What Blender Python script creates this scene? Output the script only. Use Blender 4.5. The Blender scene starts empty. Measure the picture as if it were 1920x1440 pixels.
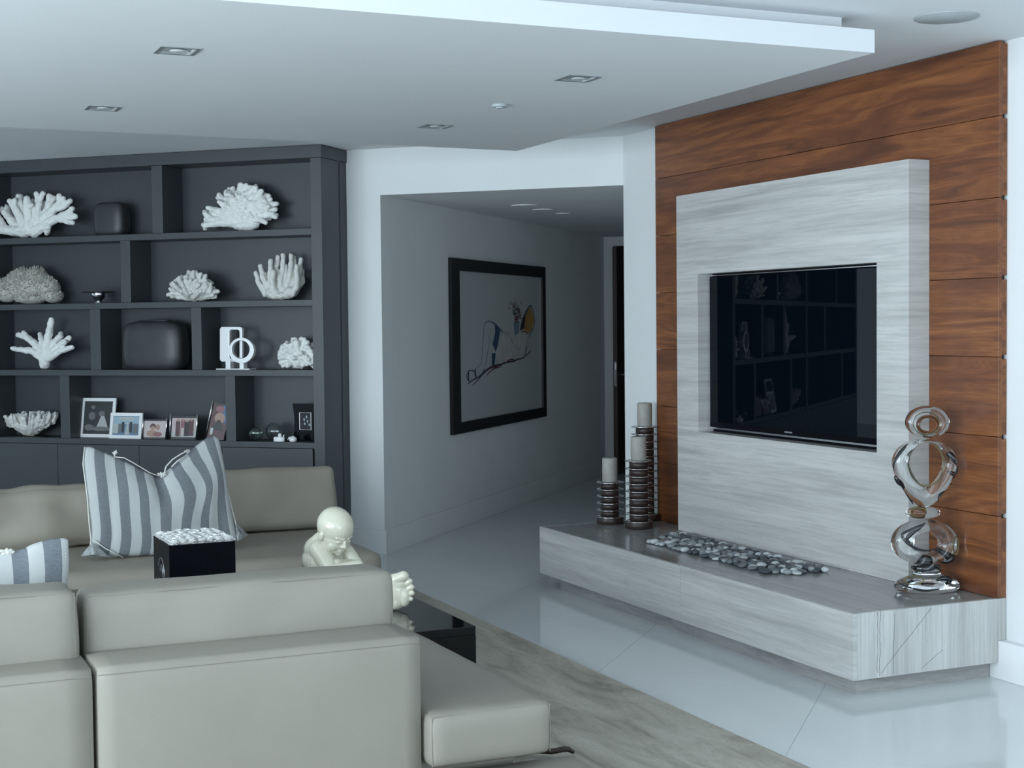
import bpy, bmesh, math, random
import numpy as np
from mathutils import Vector, Matrix, noise

random.seed(7)
sc = bpy.context.scene
col = sc.collection
PI = math.pi

# ------------------------------------------------------------------ camera
FPX = 2821.1
CAMH = 1.6
yaw, pitch, roll = [math.radians(v) for v in (24.0438, -2.3068, -0.58693)]
Fv = np.array([math.sin(yaw)*math.cos(pitch), math.cos(yaw)*math.cos(pitch), math.sin(pitch)])
Rv = np.array([math.cos(yaw), -math.sin(yaw), 0.0])
Uv = np.cross(Rv, Fv)
Rv, Uv = math.cos(roll)*Rv + math.sin(roll)*Uv, -math.sin(roll)*Rv + math.cos(roll)*Uv
CAM = np.array([0, 0, CAMH])
cd = bpy.data.cameras.new('camera'); cam = bpy.data.objects.new('camera', cd); col.objects.link(cam)
cd.sensor_width = 36; cd.lens = FPX/1920*36; cd.clip_start = 0.05; cd.clip_end = 200
cam.matrix_world = Matrix(((Rv[0], Uv[0], -Fv[0], 0), (Rv[1], Uv[1], -Fv[1], 0), (Rv[2], Uv[2], -Fv[2], CAMH), (0, 0, 0, 1)))
sc.camera = cam

# ------------------------------------------------------------------ world, lights, exposure
sc.view_settings.view_transform = 'Standard'; sc.view_settings.look = 'None'
sc.view_settings.exposure = 0.0; sc.view_settings.gamma = 1.0; sc.view_settings.use_curve_mapping = False
w = bpy.data.worlds.new('world'); sc.world = w; w.use_nodes = True
bg = w.node_tree.nodes['Background']; bg.inputs[0].default_value = (0.68, 0.86, 1.0, 1); bg.inputs[1].default_value = 1.5

def area(name, loc, rot, sx, sy, power, color):
    l = bpy.data.lights.new(name, 'AREA'); l.shape = 'RECTANGLE'; l.size = sx; l.size_y = sy
    l.energy = power; l.color = color
    o = bpy.data.objects.new(name, l); o.location = loc; o.rotation_euler = rot; col.objects.link(o); return o
# daylight entering through the window walls on the left and behind the camera
area('daylight_left', (-4.9, 2.6, 1.45), (0, -PI/2-.42, 0), 2.4, 7.5, 640, (0.80, 0.925, 1.0))
area('daylight_back', (-.5, -3.9, 1.45), (PI/2+.25, 0, 0), 6.0, 2.4, 195, (0.80, 0.925, 1.0))

# ------------------------------------------------------------------ frames of reference
T_ = math.radians(1.834)
def _rot(x, y):
    c, s = math.cos(T_), math.sin(T_); return np.array([c*x - s*y, s*x + c*y, 0.0])
Q = math.sqrt(.5)
BD, LD = _rot(-Q, Q), _rot(Q, Q)             # along the bookcase (to the left), into the hall
BK_ROT = math.atan2(-BD[1], -BD[0])          # rotation of things facing out of the bookcase
def ray(x, y): return FPX*Fv + (x-960)*Rv - (y-720)*Uv
def onp(x, y, P, n):
    d = ray(x, y); n = np.array(n, float); return CAM + d*((np.array(P, float)-CAM) @ n)/(d @ n)
def onz(x, y, z): return onp(x, y, (0, 0, z), (0, 0, 1))
def onx(x, y, X): return onp(x, y, (X, 0, 0), (1, 0, 0))
def ony(x, y, Y): return onp(x, y, (0, Y, 0), (0, 1, 0))
def BL(b, l, z): v = BD*b + LD*l; return (v[0], v[1], z)
def onl(x, y, l):
    p = onp(x, y, BL(0, l, 0), LD); return p @ BD, p[2]
def onb(x, y, b):
    p = onp(x, y, BL(b, 0, 0), BD); return p @ LD, p[2]

# ------------------------------------------------------------------ materials
def lin(*c): return tuple(((v/255)/12.92 if v/255 <= .04045 else ((v/255+.055)/1.055)**2.4) for v in c) + (1,)
class N:
    def __init__(s, name):
        s.m = bpy.data.materials.new(name); s.m.use_nodes = True; s.t = s.m.node_tree
        s.b = s.t.nodes['Principled BSDF']
    def n(s, ty, **k):
        o = s.t.nodes.new(ty)
        for a, v in k.items():
            if a in o.inputs.keys(): o.inputs[a].default_value = v
            else: setattr(o, a, v)
        return o
    def l(s, a, b): s.t.links.new(a, b)
    def set(s, **k):
        for a, v in k.items(): s.b.inputs[a.replace('_', ' ')].default_value = v
        return s
    def coords(s, scale, kind='Object', rot=(0, 0, 0), per_object=0.0):
        tc = s.n('ShaderNodeTexCoord'); mp = s.n('ShaderNodeMapping'); mp.inputs['Scale'].default_value = scale
        mp.inputs['Rotation'].default_value = rot
        s.l(tc.outputs[kind], mp.inputs[0])
        if per_object:
            oi = s.n('ShaderNodeObjectInfo'); mu = s.n('ShaderNodeMath', operation='MULTIPLY'); mu.inputs[1].default_value = per_object
            s.l(oi.outputs['Random'], mu.inputs[0]); s.l(mu.outputs[0], mp.inputs['Location'])
        return mp.outputs[0]
    def noise(s, vec, scale=5, detail=4, rough=.5, dist=0.0):
        o = s.n('ShaderNodeTexNoise'); o.inputs['Scale'].default_value = scale; o.inputs['Detail'].default_value = detail
        o.inputs['Roughness'].default_value = rough; o.inputs['Distortion'].default_value = dist
        s.l(vec, o.inputs['Vector']); return o.outputs[0]
    def ramp(s, fac, stops, interp='LINEAR'):
        r = s.n('ShaderNodeValToRGB'); e = r.color_ramp; e.interpolation = interp
        while len(e.elements) < len(stops): e.elements.new(.5)
        for q, (p, c) in zip(e.elements, stops): q.position = p; q.color = c
        s.l(fac, r.inputs[0]); return r.outputs[0]
    def mix(s, fac, a, b, mode='MIX'):
        o = s.n('ShaderNodeMixRGB', blend_type=mode)
        for i, v in ((0, fac), (1, a), (2, b)):
            if hasattr(v, 'links') or hasattr(v, 'is_linked'): s.l(v, o.inputs[i])
            else: o.inputs[i].default_value = v
        return o.outputs[0]
    def bump(s, h, strength=.2, dist=.01):
        o = s.n('ShaderNodeBump'); o.inputs['Strength'].default_value = strength; o.inputs['Distance'].default_value = dist
        s.l(h, o.inputs['Height']); s.l(o.outputs[0], s.b.inputs['Normal']); return s
M = {}
def simple(key, c, rough=.5, metal=0.0, var=.06, nscale=12, bump=0.0, bscale=80, bdist=.002, **kw):
    s = N(key); s.set(Roughness=rough, Metallic=metal, **kw)
    v = s.coords((1, 1, 1)); f = s.noise(v, nscale)
    a = tuple(x*(1-var) for x in c[:3]) + (1,); b = tuple(min(1, x*(1+var)) for x in c[:3]) + (1,)
    s.l(s.ramp(f, [(.3, a), (.7, b)]), s.b.inputs['Base Color'])
    if bump: s.bump(s.noise(v, bscale), bump, bdist)
    M[key] = s.m; return s.m
simple('wall_paint', (.74, .76, .77), .75, var=.012, nscale=3, bump=.05, bscale=220)
simple('hall_paint', (.74, .76, .76), .75, var=.03, nscale=2, bump=.05, bscale=200)
simple('ceiling_paint', (.74, .76, .78), .8, var=.01, nscale=2)
simple('grout', (.58, .60, .61), .7)
simple('tile_white', (.70, .73, .74), .09, var=.02, nscale=1.2)
simple('charcoal_lacquer', (.046, .053, .059), .42, var=.05, nscale=2, bump=.03, bscale=300)
simple('black_gloss', (.002, .0025, .004), .04, var=.0, Specular_IOR_Level=.4)
simple('black_frame', (.006, .007, .009), .3)
simple('black_satin', (.0015, .002, .004), .4, Specular_IOR_Level=.08)
simple('tv_screen', (.0012, .0035, .0065), .015, var=0, Specular_IOR_Level=.12)
simple('dark_wood', (.030, .018, .014), .45, var=.25, nscale=30)
simple('steel', (.62, .62, .62), .2, metal=1, var=.03)
simple('brushed_trim', (.34, .36, .37), .4, metal=.6, var=.03)
simple('white_plastic', (.78, .79, .80), .4)
simple('candle_wax', (.33, .315, .29), .55, var=.10, nscale=14, bump=.2, bscale=60)
simple('coral_white', (.78, .79, .77), .75, var=.05, nscale=30, bump=.55, bscale=160, bdist=.003)
simple('coral_beige', (.47, .46, .42), .85, var=.12, nscale=60, bump=.5, bscale=300)
simple('coral_cream', (.66, .66, .62), .8, var=.08, nscale=40, bump=.5, bscale=160, bdist=.003)
simple('ivory_glaze', (.70, .675, .55), .26, var=.08, nscale=14, Coat_Weight=.4, Coat_Roughness=.12)
simple('rose_white', (.90, .90, .89), .7, var=.0)
simple('bronze', (.05, .04, .033), .4, metal=.7)
simple('unlit_room_black', (.012, .013, .015), .8)
simple('white_lacquer', (.82, .83, .84), .3, var=.02)
simple('silver_white', (.85, .86, .87), .25, metal=.35, var=.02)
simple('vase_black', (.035, .037, .04), .42, var=.15, nscale=8)
simple('door_red', (.06, .04, .038), .4)
simple('linen_grey', (.27, .285, .29), .9, var=.45, nscale=26)
simple('cord', (.62, .62, .58), .8)
simple('speaker_grille', (.42, .45, .47), .8, bump=.3, bscale=600)
simple('fixture_inner', (.42, .46, .48), .5)
simple('felt_dark', (.02, .022, .025), .8)
for i, c in enumerate([(.055, .066, .078), (.13, .145, .155), (.26, .28, .29), (.50, .53, .54), (.15, .14, .135)]):
    simple('pebble_%d' % i, c, .5, var=.25, nscale=25)

def leather(key, c):
    s = N(key); s.set(Roughness=.52); v = s.coords((1, 1, 1))
    f = s.noise(v, 3, 3)
    s.l(s.ramp(f, [(.3, tuple(x*.95 for x in c)+(1,)), (.7, tuple(x*1.04 for x in c)+(1,))]), s.b.inputs['Base Color'])
    vo = s.n('ShaderNodeTexVoronoi'); vo.inputs['Scale'].default_value = 420; s.l(v, vo.inputs['Vector'])
    s.bump(vo.outputs[0], .06, .001); M[key] = s.m
leather('leather', (.275, .255, .217)); leather('leather_far', (.29, .262, .218))
simple('leather_piping', (.25, .23, .195), .55)

# walnut planks, grain along the wall
s = N('walnut'); s.set(Roughness=.42, Coat_Weight=.08, Coat_Roughness=.25)
v = s.coords((.9, .15, 1.9), per_object=9.0)
warp = s.noise(v, 2.2, 3, .5, .6)
vv = s.n('ShaderNodeVectorMath', operation='MULTIPLY_ADD'); 
cmb = s.n('ShaderNodeCombineXYZ'); s.l(warp, cmb.inputs[2]); vv.inputs[1].default_value = (1, 1, 1.1)
s.l(cmb.outputs[0], vv.inputs[0]); s.l(v, vv.inputs[2])
g = s.noise(vv.outputs[0], 9, 6, .6, .35)
c1 = s.ramp(g, [(.30, lin(84, 46, 26)), (.45, lin(114, 66, 37)), (.58, lin(142, 86, 47)), (.72, lin(162, 104, 60))])
v2 = s.coords((3, .5, 30), per_object=5.0); f2 = s.noise(v2, 14, 3, .6)
c2 = s.mix(s.ramp(f2, [(.35, (.0, .0, .0, 1)), (.62, (.5, .5, .5, 1))]), c1, lin(88, 50, 30))
s.l(c2, s.b.inputs['Base Color']); M['walnut'] = s.m

# banded limestone; axis picks which way the bands run
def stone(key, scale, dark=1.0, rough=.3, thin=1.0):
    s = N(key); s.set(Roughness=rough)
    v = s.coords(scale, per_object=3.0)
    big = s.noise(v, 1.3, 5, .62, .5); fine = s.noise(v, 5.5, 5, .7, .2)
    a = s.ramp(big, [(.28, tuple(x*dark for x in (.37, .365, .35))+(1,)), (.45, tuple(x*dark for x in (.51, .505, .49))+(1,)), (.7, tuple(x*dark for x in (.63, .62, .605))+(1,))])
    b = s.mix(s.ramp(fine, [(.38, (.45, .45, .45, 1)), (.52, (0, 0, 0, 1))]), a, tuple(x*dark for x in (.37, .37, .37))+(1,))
    vn = s.noise(v, 1.9, 7, .75, 1.2)
    line = s.ramp(vn, [(.462, (0, 0, 0, 1)), (.468, (thin*.55,)*3+(1,)), (.474, (0, 0, 0, 1))])
    msk = s.ramp(s.noise(s.coords((.9, .9, .9)), 1.7, 2), [(.52, (0, 0, 0, 1)), (.64, (1, 1, 1, 1))])
    lm = s.mix(1.0, line, msk, 'MULTIPLY')
    s.l(s.mix(lm, b, (.12, .12, .13, 1)), s.b.inputs['Base Color'])
    s.bump(fine, .05, .002); M[key] = s.m
stone('stone_horizontal', (.5, .5, 13), thin=1.3); stone('stone_vertical', (17, 17, .5), thin=1.6)
stone('stone_top_shaded', (13, .6, 13), dark=.55, rough=.16); stone('stone_grey', (2, 2, 16), dark=.66)  # bench top is the same stone, its upward-facing shade put into the colour

# rug, streaked along the room
s = N('rug_fibre'); s.set(Roughness=.95)
v = s.coords((3.4, .75, 1)); f = s.noise(v, 2.2, 7, .62, .8)
f3 = s.noise(s.coords((40, 4, 1)), 6, 3, .6)
c1 = s.ramp(f, [(.28, lin(132, 126, 116)), (.42, lin(168, 162, 150)), (.55, lin(188, 183, 170)), (.72, lin(200, 197, 186))])
c2 = s.mix(s.ramp(f3, [(.35, (.35,)*3+(1,)), (.6, (0, 0, 0, 1))]), c1, lin(140, 135, 126))
s.l(c2, s.b.inputs['Base Color']); s.bump(s.noise(s.coords((1, 1, 1)), 700, 2), .5, .004); M['rug_fibre'] = s.m

def stripes(key, period, duty, phase, light, dark):
    s = N(key); s.set(Roughness=.92)
    uv = s.n('ShaderNodeUVMap'); sep = s.n('ShaderNodeSeparateXYZ'); s.l(uv.outputs[0], sep.inputs[0])
    m1 = s.n('ShaderNodeMath', operation='MULTIPLY_ADD'); m1.inputs[1].default_value = 1/period; m1.inputs[2].default_value = phase
    fr = s.n('ShaderNodeMath', operation='FRACT'); s.l(sep.outputs[0], m1.inputs[0]); s.l(m1.outputs[0], fr.inputs[0])
    gt = s.n('ShaderNodeMath', operation='GREATER_THAN'); gt.inputs[1].default_value = duty; s.l(fr.outputs[0], gt.inputs[0])
    th = s.noise(s.coords((500, 500, 90)), 1.2, 2, .6); th2 = s.noise(s.coords((60, 60, 500)), 1.0, 3, .7)
    dk = s.mix(s.ramp(th2, [(.35, (0, 0, 0, 1)), (.66, (.75,)*3+(1,))]), dark, tuple(x*1.7 for x in dark[:3])+(1,))
    lt = s.mix(s.ramp(th, [(.3, (.25,)*3+(1,)), (.7, (0, 0, 0, 1))]), light, tuple(x*.8 for x in light[:3])+(1,))
    s.l(s.mix(gt.outputs[0], lt, dk), s.b.inputs['Base Color'])
    s.bump(th2, .35, .002); M[key] = s.m
stripes('stripe_linen', 2/15.0, .5, .0, (.43, .445, .445, 1), (.125, .137, .150, 1))
stripes('stripe_linen_near', 1.0, .49, .0, (.50, .515, .51, 1), (.135, .150, .168, 1))

def glass(key, c, rough=0.0, ior=1.5):
    s = N(key); s.set(Roughness=rough, IOR=ior, Transmission_Weight=1.0); s.b.inputs['Base Color'].default_value = c + (1,)
    M[key] = s.m
glass('clear_glass', (.93, .95, .95), ior=1.46); glass('green_glass', (.72, .86, .78)); glass('smoke_glass', (.82, .86, .88))
simple('swirl_black', (.01, .012, .015), .08)
simple('amber_glass', (.20, .075, .03), .12); simple('olive_rim', (.13, .11, .035), .12)

# ------------------------------------------------------------------ mesh building
def tag(o, label=None, cat=None, group=None, kind=None):
    if label: o['label'] = label
    if cat: o['category'] = cat
    if group: o['group'] = group
    if kind: o['kind'] = kind
    return o
def link(name, me, parent=None):
    o = bpy.data.objects.new(name, me); col.objects.link(o)
    if parent: o.parent = parent
    return o
def thing(name, label, cat, loc=(0, 0, 0), rz=0.0, group=None):
    o = bpy.data.objects.new(name, None); col.objects.link(o); o.empty_display_size = .1
    o.location = loc; o.rotation_euler = (0, 0, rz); return tag(o, label, cat, group)
class MB:
    def __init__(s): s.v = []; s.f = []; s.mi = []; s.cur = 0
    def add(s, vs, fs):
        k = len(s.v); s.v += [tuple(map(float, p)) for p in vs]; s.f += [tuple(i+k for i in f) for f in fs]; s.mi += [s.cur]*len(fs); return s
    def box(s, x0, x1, y0, y1, z0, z1):
        return s.add([(x, y, z) for z in (z0, z1) for y in (y0, y1) for x in (x0, x1)],
                     [(0, 2, 3, 1), (4, 5, 7, 6), (0, 1, 5, 4), (2, 6, 7, 3), (0, 4, 6, 2), (1, 3, 7, 5)])
    def bbox(s, b0, b1, l0, l1, z0, z1):          # box in the bookcase / hall frame, world coordinates
        P = [BL(b, l, z) for z in (z0, z1) for l in (l0, l1) for b in (b0, b1)]
        return s.add(P, [(0, 1, 3, 2), (4, 6, 7, 5), (0, 4, 5, 1), (2, 3, 7, 6), (0, 2, 6, 4), (1, 5, 7, 3)])
    def prism(s, poly, z0, z1):
        n = len(poly); vs = [(x, y, z0) for x, y in poly] + [(x, y, z1) for x, y in poly]
        return s.add(vs, [tuple(range(n))[::-1], tuple(range(n, 2*n))] + [(i, (i+1) % n, n+(i+1) % n, n+i) for i in range(n)])
    def lathe(s, prof, c=(0, 0, 0), n=32, sx=1, sy=1, cap=True):
        vs = []; fs = []
        for r, z in prof:
            for k in range(n):
                a = 2*PI*k/n; vs.append((c[0]+r*math.cos(a)*sx, c[1]+r*math.sin(a)*sy, c[2]+z))
        for i in range(len(prof)-1):
            for k in range(n):
                k2 = (k+1) % n; fs.append((i*n+k, i*n+k2, (i+1)*n+k2, (i+1)*n+k))
        if cap:
            fs.append(tuple(range(n))[::-1]); fs.append(tuple(range((len(prof)-1)*n, len(prof)*n)))
        return s.add(vs, fs)
    def tube(s, pts, rad, n=8, closed=False, caps=True):
        P = [np.array(p, float) for p in pts]; m = len(P)
        if not hasattr(rad, '__len__'): rad = [rad]*m
        vs = []; up = None
        for i in range(m):
            if closed: t = P[(i+1) % m]-P[i-1]
            else: t = P[min(i+1, m-1)]-P[max(i-1, 0)]
            t = t/(np.linalg.norm(t)+1e-9)
            if up is None:
                up = np.array([0, 0, 1.]) if abs(t[2]) < .9 else np.array([1., 0, 0])
            a = np.cross(t, up); a /= np.linalg.norm(a)+1e-9; up = np.cross(a, t)
            for k in range(n):
                q = 2*PI*k/n; vs.append(P[i]+rad[i]*(math.cos(q)*a+math.sin(q)*up))
        fs = []
        for i in range(m if closed else m-1):
            j = (i+1) % m
            for k in range(n): fs.append((i*n+k, i*n+(k+1) % n, j*n+(k+1) % n, j*n+k))
        if not closed and caps:
            fs.append(tuple(range(n))[::-1]); fs.append(tuple(range((m-1)*n, m*n)))
        return s.add(vs, fs)
    def ell(s, c, r, seg=16, rings=10, M3=None):
        vs = []; fs = []
        if not hasattr(r, '__len__'): r = (r, r, r)
        A = np.eye(3) if M3 is None else np.array(M3)
        c = np.array(c, float)
        for i in range(rings+1):
            th = PI*i/rings
            for k in range(seg):
                ph = 2*PI*k/seg
                p = np.array([r[0]*math.sin(th)*math.cos(ph), r[1]*math.sin(th)*math.sin(ph), r[2]*math.cos(th)])
                vs.append(c + A @ p)
        for i in range(rings):
            for k in range(seg):
                k2 = (k+1) % seg; fs.append((i*seg+k, (i+1)*seg+k, (i+1)*seg+k2, i*seg+k2))
        return s.add(vs, fs)
    def capsule(s, a, b, r0, r1, n=10):
        a = np.array(a, float); b = np.array(b, float); d = b-a; L = np.linalg.norm(d)+1e-9; t = d/L
        pts = [a-t*r0*.95, a-t*r0*.7, a-t*r0*.35, a, b, b+t*r1*.35, b+t*r1*.7, b+t*r1*.95]
        rr = [r0*.25, r0*.7, r0*.93, r0, r1, r1*.93, r1*.7, r1*.25]
        return s.tube(pts, rr, n)
    def mesh(s, name, mats, smooth=False, weld=False):
        me = bpy.data.meshes.new(name); me.from_pydata(s.v, [], s.f)
        for m in (mats if isinstance(mats, (list, tuple)) else [mats]): me.materials.append(M[m])
        if len(me.materials) > 1: me.polygons.foreach_set('material_index', s.mi)
        if smooth: me.polygons.foreach_set('use_smooth', [True]*len(me.polygons))
        bm = bmesh.new(); bm.from_mesh(me)
        if weld: bmesh.ops.remove_doubles(bm, verts=bm.verts, dist=1e-5)
        bmesh.ops.recalc_face_normals(bm, faces=bm.faces); bm.to_mesh(me); bm.free()
        return me
    def build(s, name, mats, parent=None, smooth=False, bevel=0, weld=False, seg=2):
        me = s.mesh(name, mats, smooth, weld); o = link(name, me, parent)
        if bevel:
            b = o.modifiers.new('bevel', 'BEVEL'); b.width = bevel; b.segments = seg; b.limit_method = 'ANGLE'
        return o
def remesh(mb, name, mat, voxel, parent=None, it=2, disp=0.0, dsc=40):
    me = mb.mesh(name, mat); o = link(name, me, parent)
    r = o.modifiers.new('r', 'REMESH'); r.mode = 'VOXEL'; r.voxel_size = voxel; r.use_smooth_shade = True
    if it: q = o.modifiers.new('s', 'SMOOTH'); q.factor = .5; q.iterations = it
    dg = bpy.context.evaluated_depsgraph_get(); dg.update()
    me2 = bpy.data.meshes.new_from_object(o.evaluated_get(dg)); o.modifiers.clear(); o.data = me2
    if not len(me2.materials): me2.materials.append(M[mat])
    me2.polygons.foreach_set('use_smooth', [True]*len(me2.polygons))
    if disp:
        nv = len(me2.vertices); co = np.empty(nv*3); no = np.empty(nv*3)
        me2.vertices.foreach_get('co', co); me2.vertices.foreach_get('normal', no)
        co = co.reshape(-1, 3); no = no.reshape(-1, 3)
        dd = np.array([noise.noise(Vector(p)*dsc) for p in co])
        me2.vertices.foreach_set('co', (co + no*disp*dd[:, None]).ravel()); me2.update()
    return o
def rbox(hx, hy, hz, r, n=(14, 8, 8), bulge=(0, 0, 0), wr=0.0, seed=0, wsc=6):
    """soft box centred at the origin, as a mesh builder"""
    m = MB(); h = np.array([hx, hy, hz])
    def sp(k): 
        t = np.linspace(-1, 1, k+1); return np.sin(t*PI/2)*.55 + t*.45
    S = [sp(k) for k in n]
    for ax in range(3):
        a, b = [i for i in range(3) if i != ax]
        for sg in (-1, 1):
            vs = []; na, nb = n[a], n[b]
            for i in range(na+1):
                for j in range(nb+1):
                    q = np.zeros(3); q[ax] = sg; q[a] = S[a][i]; q[b] = S[b][j]
                    u = q.copy(); p = q*h
                    inner = np.clip(p, -(h-r), h-r); d = p-inner; L = np.linalg.norm(d)
                    if L > 1e-9: p = inner + d/L*min(r, L*1.0) if L < r else inner+d/L*r
                    for k in range(3):
                        o1, o2 = [t for t in range(3) if t != k]
                        p[k] += np.sign(u[k])*abs(u[k])**2*bulge[k]*(1-u[o1]**4)*(1-u[o2]**2)
                    if wr:
                        nz = noise.noise(Vector((p[0]*wsc+seed, p[1]*wsc, p[2]*wsc*1.4)))
                        p = p + u/np.linalg.norm(u)*nz*wr
                    vs.append(p)
            fs = [(i*(nb+1)+j, i*(nb+1)+j+1, (i+1)*(nb+1)+j+1, (i+1)*(nb+1)+j) for i in range(na) for j in range(nb)]
            m.add(vs, fs)
    return m
def shift(m, d):
    m.v = [(a+d[0], b+d[1], c+d[2]) for a, b, c in m.v]; return m
def struct(o): o['kind'] = 'structure'; return o

# ================================================================== room shell
CZ = 2.815
XW = 4.70
floor = struct(MB().box(-5.2, 17, -4.2, 20, -.12, -.003).build('floor', 'grout'))
tmesh = {}
def tile(b0, l0, wb, wl):
    key = (wb, wl)
    if key not in tmesh:
        P = [(-wb/2, -wl/2), (wb/2, -wl/2), (wb/2, wl/2), (-wb/2, wl/2)]
        tmesh[key] = MB().prism(P, -.004, 0).mesh('tile', 'tile_white')
    o = link('tile', tmesh[key], floor); c = BL(b0+wb/2, l0+wl/2, 0); o.location = c
    o.rotation_euler = (0, 0, math.atan2(BD[1], BD[0]))
G = .0016; TW = 1.0207
for i in range(-4, 7):
    for j in range(-1, 8):
        b0 = .857 + i*TW; l0 = -1.6 + 2*TW*j + (TW if i % 2 else 0)
        c = BL(b0+TW/2, l0+TW, 0)
        if -6 < c[0] < 16.5 and -4.5 < c[1] < 19.5: tile(b0+G/2, l0+G/2, TW-G, 2*TW-G)

struct(MB().prism([(XW, -4), (XW+.25, -4), (XW+.25, 8.90), (XW+.15, 8.86), (XW, 8.7165)], 0, CZ).build('wall_right', 'wall_paint'))
cw = MB().bbox(4.269, 10.0, 9.573, 9.75, 0, CZ)
cw.bbox(2.42, 4.269, 9.573, 9.75, 2.495, CZ)
struct(cw.build('wall_back', 'wall_paint'))
struct(MB().bbox(4.269, 4.42, 9.573+.18, 15.5, 0, 2.6).build('wall_hall_left', 'hall_paint'))
struct(MB().bbox(2.39, 2.538, 9.6, 17.0, 0, 2.6).build('wall_hall_right', 'hall_paint'))
struct(MB().bbox(2.39, 4.60, 9.751, 17.2, 2.495, 2.6).build('ceiling_hall', 'ceiling_paint'))
struct(MB().box(-5.2, XW+.25, -4.2, 14.5, CZ, CZ+.1).build('ceiling', 'ceiling_paint'))
# dropped ceiling slab with a narrower step above it
struct(MB().prism([(-4.4, 4.87), (3.803, 4.936), (3.854, 8.522), (.802, 8.403), (-4.4, 8.20)], 2.665, 2.756).build('trim_1', 'ceiling_paint'))
struct(MB().prism([(-4.3, 4.97), (3.711, 5.028), (3.76, 8.42), (-4.3, 8.10)], 2.756, CZ).build('trim_2', 'ceiling_paint'))
# window walls out of view, open to the daylight
wl = MB().box(-5.0, -4.8, -4, 12.5, 0, .18).box(-5.0, -4.8, -4, 12.5, 2.66, CZ).box(-5.0, -4.8, 6.6, 12.5, .18, 2.66)
for y in (-4, -1.4, 1.25, 3.9): wl.box(-4.95, -4.85, y, y+.07, .18, 2.66)
struct(wl.build('wall_left', 'wall_paint'))
wb = MB().box(-5, XW, -4.1, -3.95, 0, .18).box(-5, XW, -4.1, -3.95, 2.66, CZ)
for x in (-4.9, -2.3, .3, 2.9): wb.box(x, x+.07, -4.07, -3.98, .18, 2.66)
struct(wb.build('wall_front', 'wall_paint'))
# baseboards
struct(MB().box(XW-.045, XW, -4, 5.6, 0, .172).build('baseboard_right', 'white_lacquer', bevel=.003))
struct(MB().bbox(4.249, 4.269, 9.555, 15.3, 0, .172).build('baseboard_hall', 'hall_paint', bevel=.003))
struct(MB().bbox(4.249, 4.53, 9.553, 9.573, 0, .172).build('baseboard_back', 'wall_paint', bevel=.003))

# far end of the hall: end wall, casing, open door
struct(MB().bbox(4.163, 4.42, 15.3, 15.45, 0, 2.495).build('trim_3', 'wall_paint'))
struct(MB().bbox(2.4, 4.163, 15.3, 15.45, 2.40, 2.495).build('trim_4', 'wall_paint'))
struct(MB().bbox(2.3, 4.75, 17.0, 17.15, 0, 2.7).bbox(4.43, 4.6, 15.3, 17.0, 0, 2.7).bbox(2.2, 2.389, 9.7, 17.0, 0, 2.7).build('wall_hall_end', 'unlit_room_black'))  # near-black walls: darkness of the room beyond the door put into colour
door = bpy.data.objects.new('door_1', None); col.objects.link(door); door.location = BL(4.14, 15.25, 0)
door.rotation_euler = (0, 0, math.atan2(LD[1], LD[0])); struct(door)      # local x runs into the hall, y to the left
MB().box(0, .85, -.023, .023, .01, 2.39).build('door_leaf', 'door_red', door, bevel=.002)
hd = MB()
for sg in (-1, 1):
    hd.capsule((.07, sg*.02, 1.05), (.07, sg*.075, 1.05), .010, .010, 8).capsule((.07, sg*.075, 1.05), (.20, sg*.08, 1.05), .010, .008, 8)
hd.box(-.004, .0, -.014, .014, .93, 1.19)
hd.build('door_handle', 'steel', door, smooth=False)
MB().box(-.012, -.004, -.006, .006, 1.10, 1.17).build('lock_plate', 'steel', door)

# ================================================================== walnut panel wall
wp = thing('wall_panelling', 'walnut board panelling behind the grey stone television surround', 'wall panelling', (4.65, 6.69, .36))
def loc_mb(mb, root): return shift(mb, [-c for c in root.location])
loc_mb(MB().box(4.672, XW-.002, 5.19, 8.19, .362, CZ-.004), wp).build('backing_board', 'dark_wood', wp)
zs = [.362, .726, 1.077, 1.430, 1.780, 2.130, 2.485, CZ-.003]
for i in range(7):
    loc_mb(MB().box(4.65, 4.671, 5.17, 8.207, zs[i]+(.0012 if i else 0), zs[i+1]-.0012), wp).build('board', 'walnut', wp, bevel=.0015)
for i in range(7):
    loc_mb(MB().box(4.671, XW-.002, 5.172, 5.188, zs[i]+(.01 if i else 0), zs[i+1]-.01), wp).build('edge_board', 'walnut', wp)

# ================================================================== stone television surround
ss = thing('stone_surround', 'tall grey veined stone surround framing the recessed television', 'stone surround', (4.53, 6.69, .36))
Y0, Y1, Z0, Z1 = 5.629, 7.746, .361, 2.340
n0, n1, m0, m1 = 5.865, 7.508, .962, 1.873
for a in ((Y0, Y1, Z0, m0-.0003), (Y0, Y1, m1+.0003, Z1), (Y0, n0, m0, m1), (n1, Y1, m0, m1)):
    loc_mb(MB().box(4.53, 4.649, *a), ss).build('stone_panel', 'stone_horizontal', ss)
loc_mb(MB().box(4.63, 4.648, n0+.001, n1-.001, m0+.001, m1-.001), ss).build('niche_back', 'black_satin', ss)

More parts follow.
